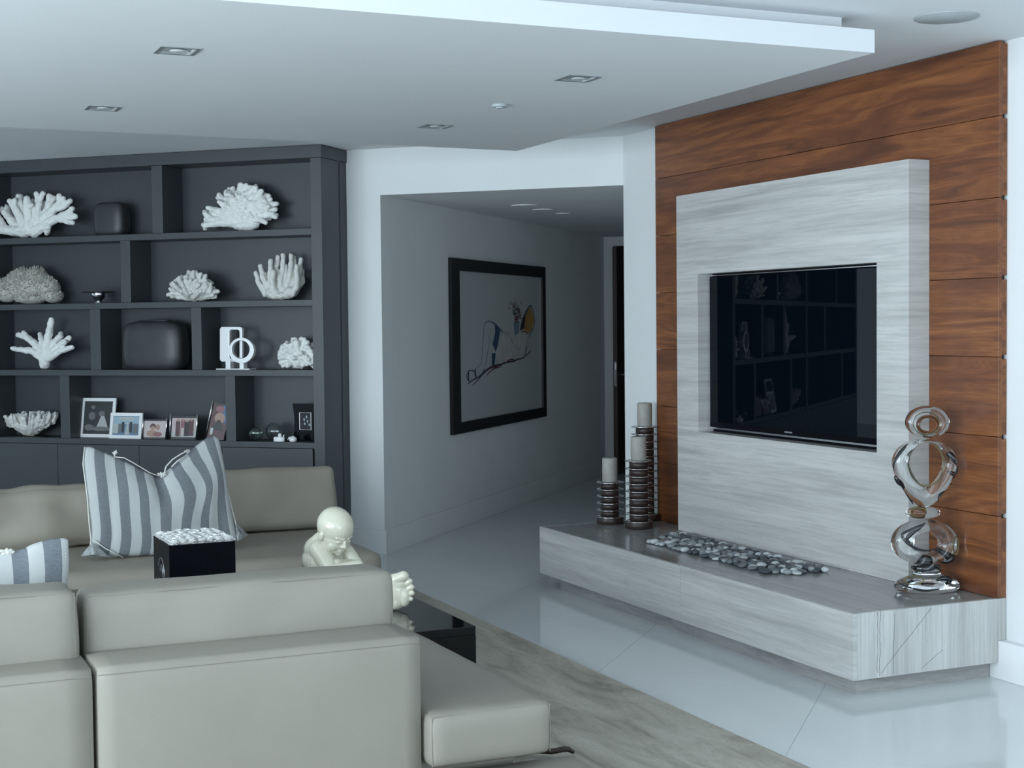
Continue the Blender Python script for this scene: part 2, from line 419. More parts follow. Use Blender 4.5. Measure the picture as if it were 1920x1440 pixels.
tv = thing('television', 'large black flat television recessed in the grey stone surround', 'television', (4.6, 6.69, .985))
loc_mb(MB().box(4.598, 4.628, 5.895, 7.492, .990, 1.858), tv).build('casing', 'black_satin', tv, bevel=.006)
loc_mb(MB().box(4.5955, 4.599, 5.905, 7.484, 1.02, 1.852), tv).build('screen', 'tv_screen', tv)
loc_mb(MB().box(4.594, 4.60, 5.905, 7.484, .992, 1.0195), tv).build('lower_bezel', 'black_satin', tv)
loc_mb(MB().box(4.590, 4.61, 5.895, 7.488, .9805, .990), tv).build('bottom_trim', 'steel', tv)
loc_mb(MB().box(4.592, 4.606, 5.895, 7.488, 1.859, 1.864), tv).build('top_trim', 'steel', tv)
loc_mb(MB().box(4.5932, 4.594, 6.66, 6.73, 1.002, 1.010), tv).build('badge', 'brushed_trim', tv)

# ================================================================== stone hearth bench
hb = thing('stone_bench', 'long low grey stone hearth bench under the television surround', 'bench', (4.28, 6.72, 0))
XF = 3.87; BY0, BY1 = 5.17, 8.283; BZ0, BZ1 = .076, .36
loc_mb(MB().box(XF+.0205, XW-.003, BY0+.0205, BY1-.0205, BZ1-.02, BZ1), hb).build('bench_top', 'stone_top_shaded', hb)
for a in ((BY0, 6.6), (6.602, BY1)):
    loc_mb(MB().box(XF, XF+.02, a[0], a[1], BZ0, BZ1), hb).build('front_panel', 'stone_horizontal', hb)
loc_mb(MB().box(XF+.0205, XW-.047, BY0, BY0+.02, BZ0, BZ1), hb).build('end_panel', 'stone_vertical', hb)
loc_mb(MB().box(XW-.0468, XW-.003, BY0, BY0+.02, .173, BZ1), hb).build('end_panel', 'stone_vertical', hb)
loc_mb(MB().box(XF+.0205, XW-.047, BY1-.02, BY1, BZ0, BZ1), hb).build('end_panel', 'stone_vertical', hb)
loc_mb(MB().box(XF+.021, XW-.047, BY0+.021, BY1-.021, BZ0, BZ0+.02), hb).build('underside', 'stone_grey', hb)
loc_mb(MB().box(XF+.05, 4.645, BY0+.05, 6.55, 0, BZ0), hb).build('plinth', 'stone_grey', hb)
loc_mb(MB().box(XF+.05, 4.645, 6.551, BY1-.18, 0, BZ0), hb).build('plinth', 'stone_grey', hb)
# hairline cracks in the end panel
ck = MB()
def crack(p0, p1, k, amp, r):
    pts = []
    for i in range(k+1):
        t = i/k; x = p0[0]+(p1[0]-p0[0])*t; y = p0[1]+(p1[1]-p0[1])*t
        q = ony(x+random.uniform(-amp, amp), y+random.uniform(-amp, amp), BY0); pts.append((q[0], BY0-.0002, q[2]))
    ck.tube(pts, r, 4)
crack((1651, 1145), (1649, 1268), 16, 1.0, .0009); crack((1646, 1148), (1645, 1262), 12, 1.2, .0008)
crack((1746, 1140), (1652, 1262), 16, .8, .0007); crack((1678, 1150), (1674, 1264), 12, .6, .0007); crack((1768, 1218), (1728, 1254), 6, .5, .0006)
loc_mb(ck, hb).build('vein', 'black_satin', hb)

# ================================================================== pebbles
pm = []
for k in range(7):
    m = MB().ell((0, 0, 0), (1, 1, 1), 12, 7)
    m.v = [tuple(np.array(p)*(1+.14*noise.noise(Vector(p)*1.3+Vector((k*7.1, 0, 0))))) for p in m.v]
    pm.append(m)
pmesh = {}
PX0, PX1, PY0, PY1 = 4.095, 4.44, 6.07, 7.56
plabels = ['dark slate grey river pebble in the strip on the stone bench', 'mid grey river pebble in the strip on the stone bench',
           'pale blue grey river pebble in the strip on the stone bench', 'whitish river pebble in the strip on the stone bench',
           'brownish charcoal river pebble in the strip on the stone bench']
placed = []
tries = 0
while len(placed) < 280 and tries < 30000:
    tries += 1
    a = random.uniform(.021, .037); b = a*random.uniform(.6, .85); c = random.uniform(.009, .015)
    x = random.uniform(PX0+.02, PX1-.02); y = random.uniform(PY0+.02, PY1-.02)
    if y < PY0+.12 and x < PX1-.20 - (y-PY0): continue
    if y > 7.36 + (x-4.1)*.75: continue
    if all((x-p[0])**2+(y-p[1])**2 > ((math.sqrt(a*b)+p[2])*.84)**2 for p in placed):
        placed.append((x, y, math.sqrt(a*b)))
        mi = random.choices(range(5), [5, 4, 3, 2.5, .8])[0]; sh = random.randrange(7)
        if (sh, mi) not in pmesh:
            q = MB(); q.v = pm[sh].v; q.f = pm[sh].f; q.mi = pm[sh].mi; pmesh[sh, mi] = q.mesh('pebble', 'pebble_%d' % mi, True, True)
        o = link('pebble', pmesh[sh, mi]); o.scale = (a, b, c); o.location = (x, y, .36+c*1.02)
        o.rotation_euler = (random.uniform(-.05, .05), random.uniform(-.05, .05), random.uniform(0, PI))
        tag(o, plabels[mi], 'pebble', ['slate grey bench pebbles', 'mid grey bench pebbles', 'pale grey bench pebbles', 'whitish bench pebbles', 'brownish bench pebbles'][mi])

# ================================================================== candle holders
def holder(px, py, n, ztop, zc, label, clabel):
    p = onz(px, py, .36); t = thing('candle_holder', label, 'candle holder', (p[0], p[1], .36), .3, 'ringed candle holders')
    R_, r_ = .083, .056
    H = ztop-.36; base = .042; gap = (H-base)/(n-1)
    MB().lathe([(R_-.004, 0), (R_, .004), (R_, base-.004), (R_-.003, base)], n=40).build('base', 'dark_wood', t, True)
    for i in range(n):
        z = base + gap*i
        if i < n-1:
            MB().lathe([(r_, z+.0035), (r_+.0005, z+gap*.5), (r_, z+gap-.0035)], n=32).build('wood_drum', 'dark_wood', t, True)
        m = MB().lathe([(r_+.001, z-.003), (r_+.001, z+.003)], n=32, cap=False)
        MB().tube([((R_-.0025)*math.cos(a), (R_-.0025)*math.sin(a), z) for a in np.linspace(0, 2*PI, 48, endpoint=False)], .0032, 8, closed=True).build('metal_ring', 'steel', t, True)
        sp = MB().lathe([(.001, z-.0012), (r_+.006, z-.0012), (r_+.006, z+.0012), (.001, z+.0012)], n=32)
        for k in range(4):
            a = k*PI/2+.4; sp.tube([(r_*math.cos(a), r_*math.sin(a), z), ((R_-.002)*math.cos(a), (R_-.002)*math.sin(a), z)], .002, 5)
        sp.build('ring_plate', 'steel', t)
    cn = MB(); zt = zc-ztop-.004; rc = .046
    cn.lathe([(rc-.002, 0), (rc, .003), (rc+.001, zt*.5), (rc, zt-.004), (rc-.004, zt), (rc-.012, zt-.003), (.004, zt-.005)], n=32)
    c = tag(cn.build('pillar_candle', 'candle_wax', None, True), clabel, 'candle', 'grey pillar candles'); c.location = (p[0], p[1], ztop+.003)
    w_ = MB().tube([(0, 0, zt-.006), (.001, 0, zt+.004)], .0012, 5).build('wick', 'felt_dark', c)
# heights measured at each holder
def zat(px, py, gx, gy): g_ = onz(gx, gy, .36); return onp(px, py, g_, (math.sin(yaw), math.cos(yaw), 0))[2]
holder(1144, 981, 6, zat(1144, 904, 1144, 981), zat(1144, 858, 1144, 981), 'shortest of the three dark wood and steel ring candle holders, left on the bench', 'grey pillar candle on the shortest ringed holder')
holder(1198, 990, 9, zat(1198, 864, 1198, 990), zat(1198, 818, 1198, 990), 'middle height dark wood and steel ring candle holder, front of the three', 'grey pillar candle on the middle height front holder')
holder(1210, 976, 13, zat(1210, 800, 1210, 976), zat(1210, 755, 1210, 976), 'tallest dark wood and steel ring candle holder, behind the middle one', 'grey pillar candle on the tallest rear holder')

# ================================================================== bookcase
bc = thing('bookcase', 'charcoal lacquered built in bookcase with staggered shelves and lower doors', 'bookcase', BL(5.83, 9.30, 0), BK_ROT)
def bb(b0, b1, l0, l1, z0, z1):      # in the bookcase's own frame: x = -(b-5.83), y = l-9.30
    return MB().box(-(b1-5.83), -(b0-5.83), l0-9.30, l1-9.30, z0, z1)
LF, LB = 9.177, 9.571
bR, bL = 4.524, 9.92
bb(bR, bL, 9.445, 9.465, .10, 2.73).build('back_panel', 'charcoal_lacquer', bc)
bb(bR, bR+.081, LF, LB, 0, 2.727).build('side_panel', 'charcoal_lacquer', bc, bevel=.0015)
bb(7.22, 7.30, LF+.0005, 9.444, 0, 2.727).build('side_panel', 'charcoal_lacquer', bc, bevel=.0015)
bb(bR-.006, bL, LF-.006, LB, 2.7285, 2.811).build('top_beam', 'charcoal_lacquer', bc, bevel=.0015)
shz = [(2.212, 2.255), (1.733, 1.774), (1.257, 1.298), (.765, .805)]
bb(9.84, 9.92, LF, LB, 0, 2.727).build('side_panel', 'charcoal_lacquer', bc, bevel=.0015)
for a, b in shz:
    for c, d in ((bR+.082, 7.219), (7.301, 9.839)): bb(c, d, LF+.004, 9.444, a, b).build('shelf', 'charcoal_lacquer', bc, bevel=.001)
divs = [(5.754, 5.839, 2.256, 2.727), (6.025, 6.104, 1.775, 2.211), (6.284, 6.368, 1.299, 1.732), (5.463, 5.541, 1.299, 1.732), (6.556, 6.634, .806, 1.256), (5.206, 5.282, .806, 1.256), (8.4, 8.48, 2.256, 2.727), (8.7, 8.78, 1.775, 2.211), (8.1, 8.18, 1.299, 1.732), (9.0, 9.08, .806, 1.256)]
for b0, b1, z0, z1 in divs: bb(b0, b1, LF+.002, 9.444, z0, z1).build('divider', 'charcoal_lacquer', bc, bevel=.001)
for b0, b1 in ((4.618, 5.314), (5.318, 5.981), (5.985, 6.664), (6.668, 7.218), (7.302, 8.14), (8.144, 8.98), (8.984, 9.838)):
    bb(b0, b1, LF, LF+.02, .10, .762).build('cupboard_door', 'charcoal_lacquer', bc, bevel=.001)
bb(bR+.082, 9.839, LF+.05, LF+.07, 0, .0985).build('plinth', 'charcoal_lacquer', bc)

# ---- things on the shelves.  S(px, py, l) converts a measured point into the item's own frame
class Item:
    def __init__(s, name, label, cat, px, z, l=9.30, group=None, dy=0):
        b, _ = onl(px, 500 if z > 1.2 else 800, l)
        s.b, s.l, s.z = b, l, z
        s.o = thing(name, label, cat, BL(b, l, z), BK_ROT, group)
    def P(s, px, py, d=0.0):
        b, z = onl(px, py, s.l+d); return np.array([-(b-s.b), d, z-s.z])
KP = .00345   # metres per pixel at the bookcase
def floorz(mb):                        # let the lowest point touch the shelf
    m = min(p[2] for p in mb.v); return shift(mb, (0, 0, -m))
SZ = [2.2555, 1.7745, 1.2985, .8055]
CF = [1.0]
def stroke(mb, it, pts, r0, r1, d0=0, d1=0, n=9):
    P = [it.P(x, y, d0+(d1-d0)*i/max(1, len(pts)-1)) for i, (x, y) in enumerate(pts)]
    rr = np.linspace(r0, r1, len(P))*KP*CF[0]
    for i in range(len(P)-1): mb.capsule(P[i], P[i+1], rr[i], rr[i+1], n)
def coral(name, label, px, row, mat, voxel, fn, l=9.30, disp=.0, it=2):
    I = Item('coral', label, 'coral', px, SZ[row], l)
    mb = MB(); fn(mb, I); floorz(mb)
    o = remesh(mb, 'coral_branches', mat, voxel, I.o, it, disp or .006, 34)
    zmin = min(v.co.z for v in o.data.vertices)
    for v in o.data.vertices: v.co.z -= zmin
    # one body: keep it as a single top level mesh
    o.parent = None; o.matrix_world = I.o.matrix_world if False else Matrix.Translation(Vector(I.o.location)) @ Matrix.Rotation(BK_ROT, 4, 'Z')
    o.name = 'coral'; tag(o, label, 'coral'); bpy.data.objects.remove(I.o); return o

def c1(m, I):
    for pts, r0, r1, d in [
        ([(45, 436), (22, 412), (8, 396), (4, 390)], 9, 5, .04), ([(8, 396), (14, 389)], 5, 5, .04),
        ([(48, 435), (38, 406), (27, 386), (19, 377)], 9, 5.5, -.03), ([(27, 386), (28, 375)], 6, 5, -.03),
        ([(52, 432), (46, 402), (39, 380), (36, 368)], 9, 6.5, .03), ([(44, 392), (32, 372)], 6, 5, .04),
        ([(56, 432), (54, 400), (50, 372)], 10, 6, -.05), ([(50, 380), (58, 384)], 6, 5, -.06),
        ([(60, 430), (68, 400), (73, 378), (69, 363)], 10, 5, 0), ([(73, 378), (80, 362)], 6, 4.5, 0),
        ([(62, 434), (82, 408), (92, 385), (93, 366)], 9, 5, .02), ([(92, 385), (103, 370)], 6, 4.5, .03),
        ([(82, 408), (101, 392), (112, 380), (111, 366)], 8, 5, -.03), ([(112, 380), (119, 371)], 5, 4.5, -.03),
        ([(101, 392), (120, 386), (131, 376)], 6, 5, -.02), ([(64, 436), (92, 416), (108, 408), (126, 400), (141, 405)], 9, 5, -.05),
        ([(126, 400), (135, 390)], 5, 4.5, -.06), ([(108, 408), (128, 414), (136, 417)], 6, 4.5, -.07),
        ([(88, 436), (90, 424)], 5, 6, -.05), ([(40, 434), (10, 430), (-15, 428)], 9, 8, -.02),
        ([(10, 430), (-4, 408), (-12, 398)], 8, 5, .0), ([(-4, 412), (-22, 405)], 6, 5, -.03),
        ([(62, 425), (76, 395), (84, 380)], 8, 5, .06), ([(50, 425), (62, 390), (63, 376)], 8, 5, .08), ([(35, 425), (18, 400), (10, 385)], 7, 5, .09)]:
        stroke(m, I, pts, r0*.92, r1*.92, d*.3, d)
    m.ell(I.P(52, 430), (.14, .06, .035))
CF[0] = 1.38
coral('c', 'broad white elkhorn coral at the left end of the top shelf', 52, 0, 'coral_white', .0045, c1)

def c2(m, I):
    E_ = [(383, 424), (387, 412), (386, 400), (393, 391), (408, 397), (413, 380), (411, 366), (424, 361), (430, 366), (437, 355), (450, 347), (462, 350), (472, 352), (480, 351), (490, 359), (497, 366), (505, 375), (511, 383), (516, 393), (512, 402), (504, 407), (492, 412), (470, 352), (444, 362)]
    for k, (x, y) in enumerate(E_):
        d = random.uniform(-.03, .05); stroke(m, I, [(455, 418), ((455+x)/2+random.uniform(-4, 4), (412+y)/2), (x, y)], 11, 5, 0, d)
        for _ in range(2):
            stroke(m, I, [(x*.8+455*.2, y*.8+405*.2), (x+random.uniform(-8, 8), y+random.uniform(-2, 7))], 5, 4.4, d, d+random.uniform(-.03, .03))
    m.ell(I.P(460, 392), (.135, .05, .105)); m.ell(I.P(435, 405), (.10, .045, .07)); m.ell(I.P(462, 424), (.10, .055, .04)); m.ell(I.P(488, 385), (.07, .045, .075))
    stroke(m, I, [(440, 412), (410, 415), (394, 412), (385, 402)], 10, 5); stroke(m, I, [(400, 415), (386, 424), (385, 428)], 6, 5)
    for _ in range(160):
        a = random.uniform(0, 2*PI); r = math.sqrt(random.random()); x = 460+42*r*math.cos(a); y = 392+32*r*math.sin(a)
        p = I.P(x, y, -.046*math.sqrt(max(0, 1-r*r))-.006); m.ell(p, random.uniform(.006, .011), 8, 5)
CF[0] = 1.12
coral('c', 'knobbly fan shaped white coral on the top shelf, right bay', 450, 0, 'coral_white', .0042, c2)

def c3():
    I = Item('coral', '', 'coral', 60, SZ[1], 9.30)
    m = MB(); bl_ = [(58, 528, 44, 34), (92, 532, 26, 26), (14, 536, 32, 27), (34, 525, 30, 30), (-14, 540, 22, 22), (70, 510, 24, 22), (45, 512, 22, 22), (100, 545, 22, 17), (60, 550, 40, 14)]
    for x, y, rx, ry in bl_: m.ell(I.P(x, y), (rx*KP*.92, .085, ry*KP*.92), 18, 12)
    for x, y, rx, ry in bl_:
        for _ in range(int(rx*ry*.42)):
            th = random.uniform(0, 2*PI); u = random.uniform(-1, 1); s_ = math.sqrt(1-u*u)
            dv = np.array([s_*math.cos(th), -abs(s_*math.sin(th)), u]); c = I.P(x, y)
            if dv[2] < -.5: continue
            p = c + dv*np.array([rx*KP*.9, .083, ry*KP*.9]); q = p + (dv+np.array([random.uniform(-.3, .3), 0, .25]))*random.uniform(.011, .02)
            m.tube([p, (p+q)/2, q], [.0032, .003, .0018], 5)
    floorz(m)
    o = m.build('coral', 'coral_beige', None, False); o.matrix_world = Matrix.Translation(Vector(I.o.location)) @ Matrix.Rotation(BK_ROT, 4, 'Z')
    tag(o, 'beige bristly coral mound beside the small metal bowl', 'coral'); bpy.data.objects.remove(I.o)
c3()

def fingers(m, I, base, tips, r0, r1, bend=0.0, fork=.5, spread=6, dep=.08):
    for (x, y, d) in tips:
        bx, by = base; mx, my = bx+(x-bx)*.55, by+(y-by)*.45
        stroke(m, I, [(bx+(x-bx)*.12, by), (mx, my), (x, y)], r0, r1, d*.1, d)
        if random.random() < fork:
            stroke(m, I, [(mx*.4+x*.6, my*.4+y*.6), (x+random.uniform(-spread, spread), y+random.uniform(-2, spread*.7))], r1*1.1, r1*.9, d*.8, d+random.uniform(-.015, .015))
def c4(m, I):
    tips = []
    for k in range(46):
        a = PI*(k+.5)/46; e = random.uniform(.72, 1.0); x = 361-45*math.cos(a)*e; y = 556-48*math.sin(a)*e
        tips.append((x, y, random.uniform(-.09, .04)))
    for k in range(24):
        tips.append((361+random.uniform(-32, 32), 548-random.uniform(0, 26), random.uniform(-.11, -.06)))
    fingers(m, I, (361, 560), tips, 4.2, 3.7, fork=.8, spread=5)
    m.ell(I.P(361, 556), (.07, .05, .03))
CF[0] = 1.18
coral('c', 'small clustered finger coral in the middle of the second shelf', 361, 1, 'coral_cream', .0034, c4, it=1)
def c5(m, I):
    for a in [[(498, 552), (484, 528), (480, 513)], [(505, 550), (494, 522), (488, 499)], [(510, 548), (506, 515), (508, 489)], [(516, 550), (517, 510), (521, 482)],
              [(520, 548), (530, 510), (531, 479)], [(528, 550), (524, 520), (516, 500)], [(535, 548), (545, 512), (546, 480)], [(540, 548), (553, 510), (551, 483)], [(545, 550), (562, 515), (564, 487)],
              [(550, 552), (566, 530), (566, 508)], [(530, 552), (538, 530), (536, 500)], [(512, 553), (500, 535), (497, 515)], [(548, 553), (558, 535), (556, 500)], [(518, 553), (511, 535), (512, 510)]]:
        d = random.uniform(-.05, .05); stroke(m, I, a, 5.2, 3.8, d*.4, d)
    m.ell(I.P(525, 556), (.105, .05, .028)); m.ell(I.P(510, 549), (.05, .05, .04)); m.ell(I.P(545, 549), (.05, .05, .04))
CF[0] = 1.28
coral('c', 'white coral with upright fingers at the right end of the second shelf', 524, 1, 'coral_cream', .0036, c5)
def c6(m, I):
    for pts, r0, r1, d in [([(82, 682), (60, 668), (40, 665), (23, 663)], 7, 3.6, -.04), ([(82, 676), (64, 652), (48, 641), (34, 637)], 7, 4.5, .02), ([(50, 643), (45, 632)], 4.5, 3.8, .02),
        ([(84, 672), (80, 650), (75, 636)], 7, 4.4, .05), ([(85, 672), (91, 640), (97, 609)], 8, 4.8, -.02), ([(88, 674), (102, 652), (114, 640), (114, 635)], 7, 4.2, .04),
        ([(90, 676), (112, 657), (131, 643)], 7, 4.2, -.02), ([(90, 682), (112, 668), (135, 661)], 7, 4, -.06), ([(112, 668), (118, 655), (122, 650)], 5, 4, -.06), ([(84, 692), (84, 676)], 9, 10, 0)]:
        stroke(m, I, pts, r0, r1, d*.2, d)
    m.lathe([(.030, -.01), (.034, 0), (.028, .02)], c=I.P(84, 692), n=20)
CF[0] = 1.33
coral('c', 'spiky white antler coral on the third shelf, left bay', 84, 2, 'coral_white', .004, c6)
def c7(m, I):
    tips = []
    for k in range(100):
        u = random.uniform(-.55, 1); th = random.uniform(0, 2*PI); s_ = math.sqrt(max(0, 1-u*u))
        tips.append((561+36*s_*math.cos(th), 664-34*u, .10*s_*math.sin(th)*(-1 if random.random() < .75 else 1)))
    for x, y, d in tips: stroke(m, I, [(561+(x-561)*.35, 666+(y-666)*.35), (x, y)], 3.6, 5.0, d*.4, d)
    m.ell(I.P(561, 668), (.075, .06, .07))
CF[0] = 1.05
coral('c', 'round clump of lobed white coral at the right end of the third shelf', 561, 2, 'coral_white', .0038, c7, it=1)
def c8(m, I):
    for k in range(150):
        a = random.uniform(0, 2*PI); r = math.sqrt(random.uniform(.03, 1)); x = 57+53*r*math.cos(a); d = .135*r*math.sin(a)
        y = 779 - (1-r)*7 + (x-57)*-.06 - random.uniform(-3, 6)
        stroke(m, I, [(57+(x-57)*.55, 802-(abs(x-57))*.13), (57+(x-57)*.86, y+14), (x, y)], 3.2, 2.5, d*.5, d, 7)
    for k in range(90):
        a = random.uniform(0, 2*PI); v = random.uniform(.25, 1); x = 57+50*v*math.cos(a); d = .115*v*math.sin(a); y = 812-26*v**1.3
        stroke(m, I, [(x, y), (57+(x-57)*1.10, y-10)], 3.4, 2.8, d, d*1.1, 7)
    m.lathe([(.03, 0), (.06, .012), (.12, .055), (.14, .075), (.08, .095), (.01, .10)], c=I.P(57, 814), n=24, sy=.75)
coral('c', 'low bowl shaped coral of close fingers at the left end of the bottom shelf', 57, 3, 'coral_cream', .0036, c8, it=1)

# ---- dark vases
def soft_vase(label, px0, px1, ytop, row, dep, l, rim=False):
    I = Item('vase', label, 'vase', (px0+px1)/2, SZ[row], l)
    a = I.P(px0, ytop); b = I.P(px1, ytop); w_ = (b[0]-a[0])/2; h = a[2]
    m = MB(); n = 40; rows = []
    for z, k in ((.0, .70), (.02, .86), (.12, .97), (.3, 1.0), (.6, 1.0), (.8, .97), (.91, .90), (.97, .78), (1.0, .55), (.985, .40)):
        rows.append((k, z*h))
    vs = []
    for k, z in rows:
        for i in range(n):
            t = 2*PI*i/n; c, s_ = math.cos(t), math.sin(t); e = .5
            vs.append((w_*k*math.copysign(abs(c)**e, c), dep*k*math.copysign(abs(s_)**e, s_), z))
    fs = [(r*n+i, r*n+(i+1) % n, (r+1)*n+(i+1) % n, (r+1)*n+i) for r in range(len(rows)-1) for i in range(n)] + [tuple(range(n))[::-1], tuple(range((len(rows)-1)*n, len(rows)*n))]
    m.add(vs, fs); m.build('vase_body', 'vase_black', I.o, True)
    if rim:
        MB().tube([(w_*.5*math.copysign(abs(math.cos(t))**.5, math.cos(t)), dep*.5*math.copysign(abs(math.sin(t))**.5, math.sin(t)), h*1.01) for t in np.linspace(0, 2*PI, 48, endpoint=False)], .006, 8, closed=True).build('rim', 'vase_black', I.o, True)
soft_vase('small rounded black vase on the top shelf, left bay', 184, 240, 381, 0, .075, 9.31)
soft_vase('large rounded square black vase on the third shelf, middle bay', 233, 345, 603, 2, .10, 9.30, True)

I = Item('bowl', 'small dark footed metal bowl on the second shelf', 'bowl', 184, SZ[1], 9.27)
MB().lathe([(.028, 0), (.03, .004), (.018, .010), (.022, .02), (.045, .045), (.056, .074), (.054, .076), (.04, .05), (.004, .02)], n=40).build('cup', 'steel', I.o, True)
MB().lathe([(.056, .0745), (.118, .080), (.120, .083), (.056, .079)], n=40, cap=False).build('wide_rim', 'bronze', I.o, True)

# ---- abstract ring sculpture
I = Item('abstract_sculpture', 'white metal ring and rounded rectangle sculpture on the third shelf', 'sculpture', 445, SZ[2], 9.27)
def slabring(I, outer, inner, d0, d1, n=48):
    m = MB(); k = len(outer)
    V = [(*p[:1], d0, p[1]) for p in outer] + [(*p[:1], d0, p[1]) for p in inner] + [(*p[:1], d1, p[1]) for p in outer] + [(*p[:1], d1, p[1]) for p in inner]
    fs = []
    for i in range(k):
        j = (i+1) % k
        fs += [(i, j, k+j, k+i), (2*k+i, 3*k+i, 3*k+j, 2*k+j), (i, 2*k+i, 2*k+j, j), (k+i, k+j, 3*k+j, 3*k+i)]
    return m.add(V, fs)
def rr_pts(I, x0, y0, x1, y1, r, n=8):
    out = []
    for cx, cy, a0 in ((x1-r, y0+r, 0), (x0+r, y0+r, 90), (x0+r, y1-r, 180), (x1-r, y1-r, 270)):
        for i in range(n):
            a = math.radians(a0+90*i/(n-1)); p = I.P(cx+r*math.cos(a), cy-r*math.sin(a)); out.append((p[0], p[2]))
    return out
def el_pts(I, cx, cy, rx, ry, n=40):
    out = []
    for i in range(n):
        a = 2*PI*i/n; p = I.P(cx+rx*math.cos(a), cy-ry*math.sin(a)); out.append((p[0], p[2]))
    return out
slabring(I, rr_pts(I, 412, 613, 454, 678, 5), rr_pts(I, 430, 618, 449, 673, 5), .0, .03).build('rectangle', 'silver_white', I.o, bevel=.002)
slabring(I, el_pts(I, 457, 657, 23.5, 24), el_pts(I, 456, 655, 16.5, 17), -.035, -.004).build('ring', 'silver_white', I.o, bevel=.002)
bm_ = MB(); 
for a, b in ((427, 436), (453, 461)):
    p, q = I.P(a, 678), I.P(b, 690); bm_.box(p[0], q[0], -.03, .02, .008, p[2]+.012)
bm_.build('post', 'silver_white', I.o)
p, q = I.P(412, 690), I.P(474, 694); MB().box(p[0], q[0], -.05, .05, 0, .008).build('base_plate', 'silver_white', I.o, bevel=.001)

# ---- photo frames
def colmat(key, c, rough=.4): 
    if key not in M: simple(key, c, rough, var=.0)
    return key
def photo_frame(label, px0, px1, ytop, ybot, border, fm, shapes, bgc, l=9.27, lean=.16, turn=0.0, skew=0.0, posts=None):
    xm = (px0+px1)/2
    I = Item('photo_frame', label, 'photo frame', xm, SZ[3], l, 'framed photographs on the bottom shelf')
    a, b = I.P(px0, ybot), I.P(px1, ytop); w_ = b[0]-a[0]; h = b[2]
    I.o.rotation_euler = (0, 0, BK_ROT+turn)
    Lm = Matrix.Rotation(-lean, 3, 'X') @ Matrix.Rotation(skew, 3, 'Y')
    def tr(mb):
        mb.v = [tuple(Lm @ Vector(p)) for p in mb.v]; return mb
    bw = border*KP; t = .014
    fr = MB().box(-w_/2, w_/2, 0, t, 0, bw).box(-w_/2, w_/2, 0, t, h-bw, h).box(-w_/2, -w_/2+bw, 0, t, bw, h-bw).box(w_/2-bw, w_/2, 0, t, bw, h-bw)
    if posts:
        fr = MB().box(-w_/2+bw, w_/2-bw, 0, t, 0, bw*1.2).box(-w_/2+bw, w_/2-bw, 0, t, h*.93-bw, h*.93)
        for sg in (-1, 1): MB
    tr(fr).build('frame', fm, I.o, bevel=.0015 if not posts else 0)
    if posts:
        ps = MB()
        for sg in (-1, 1): ps.lathe([(.0055, 0), (.0055, h), (.003, h+.004)], c=(sg*(w_/2-.005), -.002, 0), n=12)
        tr(ps).build('side_rail', posts, I.o, True)
    tr(MB().box(-w_/2+.002, w_/2-.002, t, t+.003, .003, h*.92)).build('backing', 'felt_dark', I.o)
    iw, ih = w_-2*bw, h*(.93 if posts else 1)-2*bw
    mats = [bgc]; ph = MB().box(-iw/2, iw/2, t*.45, t*.8, bw, bw+ih)
    k = 0
    for kind, cx, cy, rx, ry, mt in shapes:
        if mt not in mats: mats.append(mt)
        ph.cur = mats.index(mt); k += 1; y = t*.45-.0002*k; x0 = -iw/2+cx*iw; z0 = bw+cy*ih
        if kind == 'e':
            n = 20; P_ = [(x0+rx*iw*math.cos(2*PI*i/n), z0+ry*ih*math.sin(2*PI*i/n)) for i in range(n)]
        elif kind == 't': P_ = [(x0-rx*iw, z0-ry*ih), (x0+rx*iw, z0-ry*ih), (x0+rx*iw*.25, z0+ry*ih), (x0-rx*iw*.25, z0+ry*ih)]
        else: P_ = [(x0-rx*iw, z0-ry*ih), (x0+rx*iw, z0-ry*ih), (x0+rx*iw, z0+ry*ih), (x0-rx*iw, z0+ry*ih)]
        P_ = [(min(max(px_, -iw/2), iw/2), min(max(pz, bw), bw+ih)) for px_, pz in P_]
        ph.add([(px_, y, pz) for px_, pz in P_], [tuple(range(len(P_)))])
    tr(ph).build('photograph', mats, I.o)
    st = MB().box(-.02, .02, 0, .003, 0, h*.7); Ls = Matrix.Rotation(.32, 3, 'X')
    st.v = [tuple(Ls @ Vector(p) + Vector((0, h*.7*(math.sin(.32)+math.sin(lean))+.006, 0))) for p in st.v]
    st.build('easel_stand', 'felt_dark', I.o)
colmat('ph_dark', (.04, .045, .045)); colmat('ph_grey', (.15, .16, .16)); colmat('ph_light', (.42, .44, .44)); colmat('ph_blue', (.13, .22, .33)); colmat('ph_sky', (.30, .42, .50))
colmat('ph_skin', (.35, .22, .17)); colmat('ph_pink', (.50, .43, .42)); colmat('ph_maroon', (.07, .025, .03)); colmat('ph_black', (.012, .012, .016)); colmat('ph_rose', (.24, .10, .11)); colmat('ph_teal', (.05, .12, .12)); colmat('ph_cobalt', (.05, .12, .28))
photo_frame('tall white photo frame with a grey picture of seated children', 149, 211, 746, 820, 7, 'white_lacquer',
    [('e', .62, .62, .11, .09, 'ph_grey'), ('t', .66, .33, .24, .22, 'ph_light'), ('e', .30, .82, .08, .06, 'ph_grey'), ('e', .28, .55, .12, .12, 'ph_grey'), ('e', .2, .2, .16, .1, 'ph_grey'), ('e', .62, .16, .34, .07, 'ph_grey')], 'ph_dark', l=9.30)
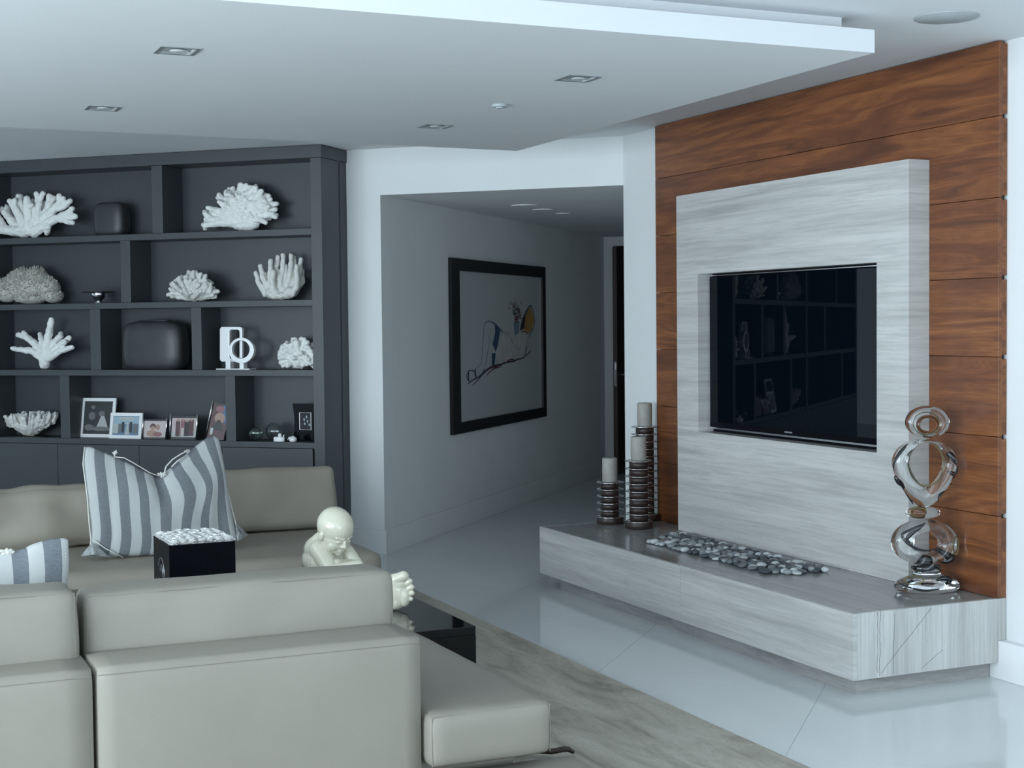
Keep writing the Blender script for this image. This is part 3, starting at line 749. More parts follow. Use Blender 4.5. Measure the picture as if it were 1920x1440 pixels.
photo_frame('landscape white photo frame with a blue toned wedding group', 204, 263, 774, 821, 7, 'white_lacquer',
    [('q', .5, .78, .5, .2, 'ph_sky'), ('e', .5, .86, .32, .1, 'ph_light'), ('q', .1, .35, .1, .25, 'ph_light'), ('q', .38, .42, .05, .28, 'ph_dark'), ('t', .55, .35, .09, .32, 'ph_light'), ('q', .68, .42, .05, .28, 'ph_dark'), ('q', .86, .36, .08, .25, 'ph_grey'), ('q', .26, .36, .05, .24, 'ph_grey')], 'ph_blue', l=9.24)
photo_frame('small silver railed photo frame with a couple on a pale ground', 267, 310, 784, 821, 3, 'black_frame',
    [('e', .40, .68, .13, .17, 'ph_maroon'), ('e', .40, .58, .09, .13, 'ph_skin'), ('e', .62, .62, .10, .18, 'ph_skin'), ('e', .38, .25, .26, .2, 'ph_skin'), ('e', .62, .2, .2, .15, 'ph_rose')], 'ph_pink', l=9.24, turn=.12, posts='steel')
photo_frame('dark photo frame with silver rails showing a standing family group', 318, 367, 777, 822, 4, 'black_frame',
    [('q', .5, .15, .5, .15, 'ph_light'), ('q', .25, .45, .09, .4, 'ph_maroon'), ('q', .45, .5, .09, .42, 'ph_rose'), ('q', .62, .45, .10, .38, 'ph_black'), ('q', .80, .5, .10, .42, 'ph_maroon'), ('e', .25, .88, .06, .07, 'ph_skin'), ('e', .45, .9, .06, .07, 'ph_skin'), ('e', .62, .85, .06, .07, 'ph_skin'), ('e', .8, .9, .06, .07, 'ph_skin'), ('q', .45, .3, .06, .2, 'ph_pink')], 'ph_pink', l=9.25, turn=.1, posts='steel')
photo_frame('tall narrow silver railed photo frame tilted against the divider', 385, 419, 751, 822, 3, 'black_frame',
    [('q', .8, .75, .2, .25, 'ph_cobalt'), ('e', .45, .88, .25, .1, 'ph_rose'), ('e', .52, .62, .3, .16, 'ph_skin'), ('t', .5, .4, .35, .16, 'ph_black'), ('q', .5, .12, .36, .12, 'ph_maroon'), ('q', .2, .2, .08, .1, 'ph_light')], 'ph_maroon', l=9.25, skew=.17, turn=.15, posts='steel')
# black frame with silver inner edge
I = Item('photo_frame', 'black curved photo frame with a silver inner edge at the right end', 'photo frame', 572, SZ[3], 9.30, 'framed photographs on the bottom shelf')
I.o.rotation_euler = (0, 0, BK_ROT-.1)
a, b = I.P(548, 822), I.P(596, 757); h = b[2]; w2 = (b[0]-a[0])/2
m = MB(); n = 10
vs = [(-w2*(1-.10*math.sin(PI*i/n)), z*h, s_) for s_ in (0, .02) for i, z in enumerate(np.linspace(1, 0, n+1))]
P_ = [(-w2*(1-.14*math.sin(PI*i/n)), h*(1-i/n)) for i in range(n+1)] + [(w2*(1-.14*math.sin(PI*i/n)), h*i/n) for i in range(n+1)]
k = len(P_); m.add([(x, 0, z) for x, z in P_]+[(x, .02, z) for x, z in P_], [tuple(range(k)), tuple(range(k, 2*k))[::-1]]+[(i, (i+1) % k, k+(i+1) % k, k+i) for i in range(k)])
m.build('frame', 'black_gloss', I.o)
x0, x1, z0, z1 = -w2*.42, w2*.50, h*.30, h*.76
MB().tube([(x0, -.002, z0), (x1, -.002, z0), (x1, -.002, z1), (x0, -.002, z1)], .003, 6, closed=True).build('inner_edge', 'silver_white', I.o)
ph = MB().box(x0, x1, -.0015, -.0005, z0, z1); ph.cur = 1
for cx, cz in ((.45, .35), (.7, .5), (.6, .75), (.85, .3), (.4, .6)): ph.ell((x0+(x1-x0)*cx, -.002, z0+(z1-z0)*cz), (.006, .0006, .010), 8, 5)
ph.build('photograph', ['ph_black', 'ph_sky'], I.o)

# ---- glass globes, small white ornaments
def globe(label, px, py, r, mat, l):
    I = Item('glass_globe', label, 'glass ornament', px, SZ[3], l); rr = r*KP*1.02
    MB().ell((0, 0, rr), rr, 32, 20).build('globe', mat, I.o, True, weld=True)
    MB().ell((0, 0, rr), rr*.93, 32, 20).build('hollow', 'thin_air', I.o, True, weld=True)
glass('thin_air', (1, 1, 1), ior=1.0/1.45)
globe('small greenish glass globe on the bottom shelf, right bay', 479, 807, 15, 'green_glass', 9.26)
globe('clear glass globe behind the white clog ornament', 515, 806, 18, 'smoke_glass', 9.31)
I = Item('clog_ornament', 'small white porcelain clog ornament in front of the clear globe', 'ornament', 523, SZ[3], 9.215)
m = MB().lathe([(.038, 0), (.042, .006), (.042, .026), (.036, .034), (.028, .030), (.01, .026)], n=28, sy=.55)
m.ell((.006, 0, .042), (.014, .012, .016), 12, 8).capsule((.030, 0, .03), (.038, 0, .046), .005, .004, 8)
remesh(m, 'clog_body', 'white_lacquer', .0025, I.o)
I = Item('lidded_pot', 'tiny white porcelain pot with a curled handle beside the black frame', 'ornament', 549, SZ[3], 9.21)
MB().lathe([(.018, 0), (.026, .008), (.027, .022), (.022, .030), (.018, .033), (.008, .039), (.003, .042)], n=24).build('pot_body', 'white_lacquer', I.o, True)
MB().tube([(-.02, 0, .034), (-.03, 0, .03), (-.036, 0, .02), (-.040, 0, .012)], [.004, .004, .0035, .003], 8).build('handle', 'white_lacquer', I.o, True)

# ================================================================== hall picture
PB = 4.239
pic = thing('framed_drawing', 'large black framed line drawing of a reclining figure on the hall wall', 'picture', BL(4.269, 12.02, .74), math.atan2(LD[1], LD[0]))
# own frame: x into the hall, y towards the wall
def pl(l, z, d=0.0): return (l-12.02, -(4.269-PB)-d, z-.74)
la, lb, za, zb = 10.835, 13.20, .740, 2.112
ia, ib, ja, jb = 11.005, 13.11, .827, 2.016
fr = MB()
for a in ((la, lb, za, ja), (la, lb, jb, zb), (la, ia, ja, jb), (ib, lb, ja, jb)): fr.box(a[0]-12.02, a[1]-12.02, -.03, -.001, a[2]-.74, a[3]-.74)
fr.build('frame', 'black_frame', pic)
simple('paper', (.50, .52, .52), .35, var=.02, nscale=2, Coat_Weight=.3, Coat_Roughness=.08)
MB().box(ia-12.02, ib-12.02, -.012, -.008, ja-.74, jb-.74).build('paper', 'paper', pic)
for k_, c in (('ink_dark', (.02, .022, .03)), ('ink_blue', (.03, .07, .13)), ('ink_wine', (.10, .03, .05)), ('ink_grey', (.22, .24, .26)), ('ink_ochre', (.36, .19, .05)), ('ink_flesh', (.47, .45, .44)), ('ink_red', (.26, .07, .06)), ('ink_slate', (.16, .21, .27))): simple(k_, c, .6, var=.1)
art = MB(); amats = ['ink_dark', 'ink_blue', 'ink_wine', 'ink_grey', 'ink_ochre', 'ink_flesh', 'ink_red', 'ink_slate']
lay = [0]
def AP(x, y):
    l_, z_ = onb(860+x/6.547, 540+y/6.547, 4.257); return l_, z_
def astroke(pts, w_, mt):
    art.cur = amats.index(mt); lay[0] += 1; d = .013+.00006*lay[0]
    # smooth the hand drawn line a little
    P0 = [np.array(AP(*p)) for p in pts]; P_ = []
    for i in range(len(P0)-1):
        for t in (0, .33, .66): P_.append(P0[i]*(1-t)+P0[i+1]*t)
    P_.append(P0[-1])
    for _ in range(2): P_ = [P_[0]]+[(P_[i-1]+2*P_[i]+P_[i+1])/4 for i in range(1, len(P_)-1)]+[P_[-1]]
    vs = []; nn = len(P_)
    for i, p in enumerate(P_):
        t = P_[min(i+1, nn-1)]-P_[max(i-1, 0)]; t = t/(np.linalg.norm(t)+1e-9); nrm = np.array([-t[1], t[0]])
        for sg in (-1, 1): q = p+nrm*sg*w_*.36*(.6+.4*math.sin(PI*i/max(1, nn-1))); vs.append((q[0]-12.02, -d, q[1]-.74))
    art.add(vs, [(2*i, 2*i+1, 2*i+3, 2*i+2) for i in range(nn-1)])
def afill(pts, mt):
    art.cur = amats.index(mt); lay[0] += 1; d = .0125+.00006*lay[0]
    art.add([(AP(*p)[0]-12.02, -d, AP(*p)[1]-.74) for p in pts], [tuple(range(len(pts)))])
afill([(505, 540), (560, 540), (640, 620), (720, 570), (850, 560), (845, 700), (800, 830), (700, 880), (560, 910), (500, 930), (460, 860), (490, 640)], 'ink_flesh')
afill([(445, 450), (510, 520), (480, 700), (455, 785), (415, 690), (445, 560)], 'ink_blue')
afill([(405, 800), (455, 800), (440, 945), (405, 950)], 'ink_blue'); afill([(415, 690), (455, 790), (380, 800)], 'paperwhite' if False else 'ink_flesh')
afill([(675, 420), (745, 405), (740, 540), (690, 590), (680, 520)], 'ink_slate')
afill([(880, 240), (905, 300), (925, 400), (900, 500), (850, 570), (800, 520), (820, 340)], 'ink_ochre')
afill([(820, 340), (805, 500), (755, 520), (780, 400)], 'ink_dark')
for pts, w_, mt in [
    ([(110, 1180), (150, 1140), (235, 1100), (290, 1050), (345, 1000), (400, 965), (470, 945), (520, 940), (560, 915), (690, 900), (720, 870), (775, 870), (820, 830), (882, 775)], .020, 'ink_dark'),
    ([(170, 1195), (235, 1130), (300, 1050), (380, 980), (460, 965), (500, 975), (540, 930)], .017, 'ink_wine'), ([(340, 1075), (400, 1010), (440, 985), (490, 975), (525, 945)], .016, 'ink_wine'),
    ([(130, 1010), (95, 1070), (105, 1120), (140, 1150)], .022, 'ink_blue'), ([(120, 1015), (120, 1135)], .03, 'ink_dark'), ([(205, 990), (195, 1050), (215, 1100)], .040, 'ink_dark'), ([(130, 1010), (200, 1020)], .012, 'ink_dark'),
    ([(320, 985), (290, 1060), (240, 1100)], .022, 'ink_blue'),
    ([(270, 940), (290, 800), (300, 600), (310, 450), (350, 400), (410, 420), (455, 455), (540, 545)], .016, 'ink_slate'), ([(410, 420), (455, 455), (540, 545)], .026, 'ink_blue'),
    ([(320, 950), (345, 850), (370, 700), (365, 580)], .010, 'ink_slate'), ([(370, 580), (385, 640), (420, 690)], .010, 'ink_slate'),
    ([(210, 985), (250, 960), (270, 930)], .010, 'ink_grey'), ([(465, 860), (470, 920), (490, 945)], .010, 'ink_wine'),
    ([(545, 545), (590, 540), (640, 620), (680, 700), (745, 770), (790, 620)], .010, 'ink_grey'), ([(640, 640), (700, 720), (740, 770)], .009, 'ink_grey'), ([(640, 740), (670, 830), (700, 870)], .009, 'ink_grey'),
    ([(590, 900), (640, 870), (690, 890)], .022, 'ink_wine'), ([(830, 700), (815, 820)], .026, 'ink_dark'), ([(855, 590), (850, 700), (800, 840)], .010, 'ink_grey'),
    ([(750, 520), (775, 400), (820, 290), (875, 205), (900, 230), (920, 330), (935, 440), (900, 520), (860, 600)], .018, 'ink_dark'), ([(780, 400), (830, 300), (875, 240)], .014, 'ink_dark'),
    ([(760, 540), (800, 530), (850, 560)], .014, 'ink_wine')]:
    astroke(pts, w_, mt)
rnd = random.Random(3)
for _ in range(46):
    x = rnd.gauss(712, 28); y = rnd.uniform(170, 405); r = rnd.uniform(6, 14)
    astroke([(x+r*math.cos(t)*1.2, y+r*math.sin(t)*1.6) for t in np.linspace(0, 4.5, 6)], .009, rnd.choice(['ink_wine', 'ink_red', 'ink_wine', 'ink_dark']))
art.build('drawing', amats, pic)

# ================================================================== ceiling fixtures
def downlight(c, label):
    t = thing('downlight', label, 'ceiling light', (c[0], c[1], 2.665), 0, 'rectangular recessed downlights')
    W, D, tr_ = .078, .078, .016
    m = MB(); 
    for a in ((-W, W, -D, -D+tr_), (-W, W, D-tr_, D), (-W, -W+tr_, -D+tr_, D-tr_), (W-tr_, W, -D+tr_, D-tr_)): m.box(a[0], a[1], a[2], a[3], -.004, 0)
    m.build('trim_frame', 'brushed_trim', t)
    m = MB().box(-W+tr_, W-tr_, -D+tr_, D-tr_, -.0012, -.0002); m.build('recess_plate', 'fixture_inner', t)
    MB().lathe([(.048, -.0035), (.044, -.0030), (.030, -.0016)], n=32, cap=False).build('reflector', 'fixture_inner', t, True)
    MB().lathe([(.001, -.0030), (.028, -.0030), (.030, -.0015)], n=24).build('lens', 'white_plastic', t, True)
    MB().box(-W+tr_, W-tr_, -D+tr_, -D+tr_+.005, -.003, -.0012).box(W-tr_-.012, W-tr_, -D+tr_, D-tr_, -.003, -.0012).build('painted_lit_lip', 'white_plastic', t)  # white strips paint the light caught on two edges of the recess
for pts, lb_ in ((((288, 99), (304, 85), (376, 91), (362, 103)), 'recessed downlight nearest the camera, upper left of the dropped ceiling'), (((160, 203), (168, 197), (227, 201), (218, 208)), 'recessed downlight over the bookcase, far left of the dropped ceiling'),
                 (((1043, 149), (1065, 140), (1126, 143), (1102, 154)), 'recessed downlight on the dropped ceiling beyond its front edge, nearest the walnut wall'), (((785, 238), (800, 231), (848, 234), (833, 242)), 'recessed downlight at the far edge of the dropped ceiling above the hall opening')):
    q = np.mean([onz(*p, 2.665) for p in pts], axis=0); downlight(q, lb_)
q = onz(937, 196, 2.665)
t = thing('smoke_detector', 'small round white detector between the downlights on the dropped ceiling', 'detector', (q[0], q[1], 2.665))
MB().lathe([(.040, 0), (.040, -.008), (.036, -.012), (.030, -.014)], n=32).build('housing', 'fixture_inner', t, True)
MB().lathe([(.022, -.0145), (.020, -.018), (.01, -.019)], n=24).build('sensor_cap', 'fixture_inner', t, True)
q = onz(1775, 32, CZ)
t = thing('ceiling_speaker', 'round flush speaker grille in the upper ceiling by the walnut wall', 'speaker', (q[0], q[1], CZ))
MB().lathe([(.128, 0), (.128, -.004), (.120, -.005)], n=48).build('bezel', 'speaker_grille', t, True)
MB().lathe([(.001, -.0065), (.118, -.0055), (.119, -.0045)], n=48).build('grille', 'speaker_grille', t, True)
for l_, b_, r, lb_ in ((10.88, 3.655, .105, 'nearest round recessed light in the hall ceiling'), (11.35, 3.66, .085, 'second round recessed light in the hall ceiling'), (11.81, 3.64, .06, 'farthest small round fitting in the hall ceiling')):
    t = thing('hall_downlight', lb_, 'ceiling light', BL(b_, l_, 2.495))
    MB().lathe([(r, 0), (r, -.004), (r*.86, -.008), (r*.7, -.004)], n=40, cap=False).build('trim_ring', 'white_plastic', t, True)
    MB().lathe([(.001, -.003), (r*.7, -.003), (r*.72, -.001)], n=32).build('lens', 'white_plastic', t, True)

# ================================================================== rug
tag(MB().box(-1.9, 3.112, 2.2, 8.75, .0005, .012).build('area_rug', 'rug_fibre', bevel=.004), 'large beige grey streaked rug under the sofas and black table', 'rug')

# ================================================================== black coffee table
ZT = .33
q = onz(892, 1174, ZT); TX1, TY0 = q[0], q[1]; TX0, TY1 = .95, 7.505
ct = thing('coffee_table', 'low glossy black coffee table between the two sofas', 'coffee table', ((TX0+TX1)/2, (TY0+TY1)/2, .012))
loc_mb(MB().box(TX0, TX1, TY0, TY1, ZT-.035, ZT), ct).build('table_top', 'black_gloss', ct, bevel=.002)
for a in ((TX0, TX1, TY0, TY0+.03), (TX0, TX1, TY1-.03, TY1), (TX0, TX0+.03, TY0+.03, TY1-.03), (TX1-.03, TX1, TY0+.03, TY1-.03)):
    loc_mb(MB().box(*a, .012, ZT-.036), ct).build('side_board', 'black_gloss', ct)

# ================================================================== sofas
def cushion(name, parent, x0, x1, y0, y1, z0, z1, mat, r=.05, bulge=(0.01, .02, .02), wr=.004, seed=0, tilt=0.0, piping=True, n=(22, 10, 10), wsc=6):
    cx, cy, cz = (x0+x1)/2, (y0+y1)/2, (z0+z1)/2; h = ((x1-x0)/2, (y1-y0)/2, (z1-z0)/2)
    m = rbox(*h, r, n, bulge, wr, seed, wsc); A = Matrix.Rotation(tilt, 3, 'X')
    def tr(mb): mb.v = [tuple(A @ Vector(p) + Vector((cx, cy, cz))) for p in mb.v]; return mb
    o = loc_mb(tr(m), parent).build(name, mat, parent, True, weld=True)
    if piping:
        p = MB(); e = r*.30
        for sy in (-1,):
            pts = []
            for i in range(33):
                u = -1+2*i/32; bx = (1-u**4)
                pts.append((u*(h[0]-e-.004), sy*(h[1]-e)+0, h[2]-e+bulge[2]*0+.0008*math.sin(i*1.7)))
            p.tube(pts, .0013, 5)
        for sx in (-1, 1):
            p.tube([(sx*(h[0]-e), -(h[1]-e), h[2]-e), (sx*(h[0]-e+.001), -(h[1]-e)-.001, 0), (sx*(h[0]-e), -(h[1]-e), -(h[2]-e))], .0013, 5)
        loc_mb(tr(p), parent).build('piping', 'leather_piping', o).matrix_parent_inverse = Matrix()
    return o
# near sofa, right module
RY = 4.505
s1 = thing('sofa', 'beige leather sofa module with its back to the camera, long chaise end at right', 'sofa', (1.2, 5.1, .012))
def frame_back(par, x0, x1, zt):
    h = ((x1-x0)/2, .1275, (zt-.10)/2); m = rbox(*h, .014, (10, 6, 8), (0, .0, .0), 0)
    o = loc_mb(shift(m, ((x0+x1)/2, RY+.1275, .10+h[2])), par).build('back_frame', 'leather', par, True, weld=True)
    p = MB().tube([(x0+.006, RY-.0005, zt-.022), (x1-.006, RY-.0005, zt-.022)], .0012, 5)
    loc_mb(p, par).build('seam', 'leather_piping', o)
frame_back(s1, .662, 1.682, .600)
cushion('back_cushion', s1, .672, 1.684, 4.765, 5.00, .352, .768, 'leather', r=.024, bulge=(.008, .018, .012), wr=.007, seed=3, tilt=-.03)
cushion('seat_cushion', s1, .664, 1.680, 5.0, 5.76, .16, .350, 'leather', r=.035, bulge=(0, .01, .008), piping=False)
cushion('chaise_cushion', s1, 1.690, 2.125, 4.455, 5.76, .172, .350, 'leather', r=.03, bulge=(.004, .006, .010), wr=.003, seed=9, n=(12, 24, 8))
loc_mb(MB().box(.68, 2.06, 4.62, 5.68, .05, .158), s1).build('base', 'leather', s1, bevel=.02, seg=3)
pts = [onp(x, y, (0, 4.9, 0), (0, 1, 0)) for x, y in ((1035, 1409), (1056, 1405), (1066, 1405), (1076, 1411))]
pts = [np.array([2.03, 5.15, pts[0][2]])] + pts
m = MB(); 
for off in (0,):
    m.tube([(p[0], p[1], p[2]) for p in pts], [.011, .011, .011, .010, .006], 4)
loc_mb(m, s1).build('bracket', 'bronze', s1)
for x, y in ((.8, 4.68), (1.9, 4.68), (.8, 5.6), (1.9, 5.6)): loc_mb(MB().box(x-.03, x+.03, y-.03, y+.03, .012, .052), s1).build('leg', 'bronze', s1)
# low front platform of the chaise
cushion('footrest_panel', s1, 1.30, 2.27, 3.98, 4.60, .045, .125, 'leather', r=.03, bulge=(.004, .006, .006), piping=False)
# near sofa, left module
s2 = thing('sofa', 'beige leather sofa module at the lower left edge of the photo', 'sofa', (-.1, 5.1, .012))
frame_back(s2, -.75, .655, .598)
cushion('back_cushion', s2, -.55, .640, 4.70, 4.94, .352, .798, 'leather', r=.026, bulge=(.010, .02, .012), wr=.007, seed=13, tilt=-.02)
cushion('seat_cushion', s2, -.72, .654, 4.95, 5.76, .16, .350, 'leather', r=.035, bulge=(0, .01, .008), piping=False)
loc_mb(MB().box(-.72, .64, 4.62, 5.68, .05, .158), s2).build('base', 'leather', s2, bevel=.02, seg=3)
for x, y in ((-.6, 4.68), (.5, 4.68), (-.6, 5.6), (.5, 5.6)): loc_mb(MB().box(x-.03, x+.03, y-.03, y+.03, .012, .052), s2).build('leg', 'bronze', s2)
# far sofa
s3 = thing('sofa', 'long taupe leather sofa facing the camera in front of the bookcase', 'sofa', (1.2, 8.4, .012))
cushion('seat_cushion', s3, -.6, 2.60, 7.52, 8.60, .17, .400, 'leather_far', r=.05, bulge=(.0, .012, .008), piping=False, n=(30, 16, 8))
cushion('back_cushion', s3, -.2, 1.60, 8.42, 8.68, .385, .728, 'leather_far', r=.07, bulge=(.01, .025, .006), wr=.028, seed=21, tilt=-.20, piping=False, n=(60, 10, 22), wsc=5)
cushion('back_cushion', s3, 1.62, 2.675, 8.55, 8.81, .385, .748, 'leather_far', r=.04, bulge=(.006, .02, .004), wr=.010, seed=33, tilt=-.22, piping=False, n=(40, 10, 18))
loc_mb(MB().box(-.6, 2.58, 8.86, 9.08, .10, .60), s3).build('back_frame', 'leather_far', s3, bevel=.02)
loc_mb(MB().box(-.55, 2.52, 7.66, 8.85, .05, .17), s3).build('base', 'leather_far', s3, bevel=.01)
for x, y in ((-.4, 7.8), (2.4, 7.8), (-.4, 8.7), (2.4, 8.7)): loc_mb(MB().box(x-.03, x+.03, y-.03, y+.03, .012, .052), s3).build('leg', 'bronze', s3)

# ================================================================== striped pillows
def curve(pts, n):
    P = [np.array(p, float) for p in pts]; d = [0]
    for i in range(1, len(P)): d.append(d[-1]+np.linalg.norm(P[i]-P[i-1]))
    d = np.array(d)/d[-1]; out = []
    for t in np.linspace(0, 1, n+1):
        k = min(len(P)-2, int(np.searchsorted(d, t, side='right')-1)); u = (t-d[k])/(d[k+1]-d[k]+1e-9)
        p0, p1, p2, p3 = P[max(k-1, 0)], P[k], P[k+1], P[min(k+2, len(P)-1)]
        out.append(.5*((2*p1)+(-p0+p2)*u+(2*p0-5*p1+4*p2-p3)*u*u+(-p0+3*p1-3*p2+p3)*u**3) if len(P) > 2 else p1*(1-u)+p2*u)
    return out
def pillow(root, bot, top, left, right, plane, T, mat, nu=64, nv=44, uvu=lambda u: u, seed=0, wr=.006, folds=(), warp=None):
    B_, T2, L_, R2 = curve(bot, nu), curve(top, nu), curve(left, nv), curve(right, nv)
    P0, nrm = plane; nrm = np.array(nrm, float); nrm /= np.linalg.norm(nrm)
    if nrm[1] > 0: nrm = -nrm
    G_ = np.zeros((nu+1, nv+1, 3))
    for i in range(nu+1):
        u = i/nu
        for j in range(nv+1):
            v = j/nv
            c = (1-v)*B_[i]+v*T2[i]+(1-u)*L_[j]+u*R2[j] - ((1-u)*(1-v)*B_[0]+u*(1-v)*B_[-1]+(1-u)*v*T2[0]+u*v*T2[-1])
            if warp: c = c + np.array([warp(u, v), 0])
            G_[i, j] = onp(c[0], c[1], P0, nrm)
    vs = []; fs = []; uvs = []
    def idx(s_, i, j): return s_*(nu+1)*(nv+1)+i*(nv+1)+j
    for s_ in (0, 1):
        for i in range(nu+1):
            for j in range(nv+1):
                u, v = 2*i/nu-1, 2*j/nv-1; th = T*max(0, (1-u*u))**.42*max(0, (1-v*v))**.42
                p = G_[i, j]; w_ = wr*noise.noise(Vector((p[0]*9+seed, p[2]*5, seed)))*(1-u**8)*(1-v**8)
                for fx, fz, fr_, fd in folds: w_ -= fd*math.exp(-((i/nu-fx)/fr_)**2)*max(0, 1-abs(j/nv-fz)/.5)
                vs.append(p + nrm*((th+w_) if s_ == 0 else -th*.8)); uvs.append((uvu(i/nu), j/nv))
        for i in range(nu):
            for j in range(nv):
                q = (idx(s_, i, j), idx(s_, i+1, j), idx(s_, i+1, j+1), idx(s_, i, j+1)); fs.append(q if s_ == 0 else q[::-1])
    loc = np.array(root.location)
    me = bpy.data.meshes.new('cover'); me.from_pydata([tuple(p-loc) for p in vs], [], fs); me.materials.append(M[mat])
    ul = me.uv_layers.new(name='UVMap')
    for lp in me.loops: ul.data[lp.index].uv = uvs[lp.vertex_index]
    bm = bmesh.new(); bm.from_mesh(me); bmesh.ops.remove_doubles(bm, verts=bm.verts, dist=2e-4); bmesh.ops.recalc_face_normals(bm, faces=bm.faces); bm.to_mesh(me); bm.free()
    me.polygons.foreach_set('use_smooth', [True]*len(me.polygons))
    link('cover', me, root); return G_
pk = .22
PN = ((0, 7.90, .41), (0, 1, -pk))
pw = thing('throw_pillow', 'large grey and white striped linen pillow with a dented top on the far sofa', 'pillow', (1.5, 7.95, .40))
bot = [(166, 1040), (200, 1044), (260, 1043), (330, 1038), (400, 1028), (446, 1014)]
top = [(158, 838), (172, 838), (200, 850), (235, 866), (262, 880), (288, 892), (300, 892), (316, 880), (345, 855), (375, 830), (392, 819), (405, 818), (412, 828)]
left = [(166, 1040), (170, 1015), (171, 990), (165, 940), (158, 890), (156, 860), (158, 838)]
right = [(446, 1014), (437, 975), (427, 930), (418, 880), (415, 850), (412, 828)]
G_ = pillow(pw, bot, top, left, right, PN, .085, 'stripe_linen', uvu=lambda u: u, seed=2, wr=.010, warp=lambda u, v: (26*math.exp(-((u-.72)/.19)**2)*math.exp(-((v-.66)/.27)**2) + 5*math.exp(-((u-.3)/.2)**2)*math.exp(-((v-.75)/.25)**2))*(1-v**8), folds=((.50, .95, .05, .03), (.14, .25, .03, .012), (.88, .15, .04, .012)))
def ppt(x, y, off=.01): p = onp(x, y, *PN); return (p[0]-1.5, p[1]-7.95-off, p[2]-.40)
tie = MB()
def cordline(mb, pts, r, off=.012, f=ppt):
    P = [f(x, y, off) for x, y in pts]; mb.tube(P, r, 6)
cordline(tie, [(158, 838), (155, 870), (163, 930), (166, 975), (170, 1012), (166, 1036)], .0035); cordline(tie, [(213, 856), (232, 858), (250, 868), (280, 886), (300, 893)], .003, .02)
cordline(tie, [(304, 888), (308, 873), (320, 860), (336, 850), (352, 842)], .004, .05); cordline(tie, [(318, 874), (330, 862), (345, 853)], .0035, .05)
cordline(tie, [(418, 880), (424, 910), (433, 950), (442, 985), (452, 1005)], .0035); cordline(tie, [(172, 1010), (195, 1026), (228, 1043)], .003, .045)
tie.build('cord_trim', 'cord', pw, True)
for x, y, r in ((213, 848, .014), (300, 888, .020), (348, 845, .012)):
    kn = MB(); c = np.array(ppt(x, y, .04))
    for k in range(7):
        a = 2*PI*k/7+random.uniform(-.4, .4); e = random.uniform(.5, 1.25); kn.capsule(c, c+np.array([math.cos(a)*r*e, -.006*e, math.sin(a)*r*e*.8]), .006, .0045, 7)
    kn.ell(c, r*.5, 10, 6); kn.build('tie_knot', 'cord', pw, True)
# folded corner flap, lower left
fl = MB(); A_, B2, C2 = ppt(150, 1042, .02), ppt(170, 1014, .05), ppt(205, 1043, .05); fl.add([A_, B2, C2, ppt(172, 1036, .075)], [(0, 1, 3), (1, 2, 3), (0, 3, 2), (0, 2, 1)]); fl.build('corner_flap', 'linen_grey', pw)
fl = MB(); fl.add([ppt(436, 975, .0), ppt(466, 1003, .0), ppt(444, 1014, .02), ppt(446, 996, .04)], [(0, 1, 3), (1, 2, 3), (0, 3, 2), (0, 2, 1)]); fl.build('corner_flap', 'linen_grey', pw)

# nearer pillow at the left edge
PN2 = ((0, 5.12, .36), (0, 1, -.12))
pw2 = thing('throw_pillow', 'striped linen pillow with wide grey bands behind the near left cushion', 'pillow', (.3, 5.2, .352))
q0 = onp(64, 1250, *PN2)
bot = [(-170, 1290), (-60, 1296), (60, 1290), (134, 1280)]
top = [(-170, 1030), (-130, 1040), (-60, 1050), (0, 1037), (40, 1030), (62, 1020), (95, 1011), (122, 1009), (128, 1014)]
left = [(-170, 1290), (-160, 1180), (-162, 1090), (-170, 1030)]
right = [(134, 1280), (130, 1200), (126, 1120), (129, 1060), (128, 1014)]
W_ = 298.0
pillow(pw2, bot, top, left, right, PN2, .075, 'stripe_linen_near', uvu=lambda u: (u*W_ + (-170) - 46.5)/63.0 + 10, seed=5, wr=.006)
def ppt2(x, y, off=.01): p = onp(x, y, *PN2); return (p[0]-.3, p[1]-5.2-off, p[2]-.352)
kn = MB(); c = np.array(ppt2(14, 1034, .02))
for k in range(7): a = 2*PI*k/7; e = random.uniform(.5, 1.1); kn.capsule(c, c+np.array([math.cos(a)*.022*e, -.004, math.sin(a)*.013*e]), .008, .006, 7)
kn.ell(c, .012, 10, 6); kn.build('tie_knot', 'cord', pw2, True)
st_ = MB()
for k in range(14): cordline(st_, [(121, 1022+k*6), (121.5, 1025+k*6)], .0012, .03, ppt2)
st_.build('stitching', 'brushed_trim', pw2)

# ================================================================== rose box
YB = 6.40
a = ony(317, 1024, YB); b = ony(441, 1012, YB); zt = (a[2]+b[2])/2 - .002
x0, x1 = a[0], b[0]; bd = .35
rb = thing('rose_box', 'black box packed with white preserved roses on the coffee table', 'flower box', ((x0+x1)/2, YB+bd/2, ZT))
wx, hh = (x1-x0)/2, zt-ZT
m = MB()
for q in ((-wx, wx, -bd/2, -bd/2+.006), (-wx, wx, bd/2-.006, bd/2), (-wx, -wx+.006, -bd/2+.006, bd/2-.006), (wx-.006, wx, -bd/2+.006, bd/2-.006)): m.box(*q, .0005, hh)
m.box(-wx+.006, wx-.006, -bd/2+.006, bd/2-.006, .0005, .008)
m.build('box', 'black_satin', rb, bevel=.001)
MB().box(-wx+.007, wx-.007, -bd/2+.007, bd/2-.007, hh-.03, hh-.003).build('foam', 'rose_white', rb)
em = MB().tube([(-wx-.0012, .0+.062*math.cos(t), hh*.60+.06*math.sin(t)) for t in np.linspace(.3, 2*PI-.6, 40)], .0016, 5)
em.tube([(-wx-.0012, .0+.026*math.cos(t), hh*.60+.03*math.sin(t)) for t in np.linspace(0, 4, 20)], .0013, 5)
em.build('emblem', 'brushed_trim', rb)
rs = MB()
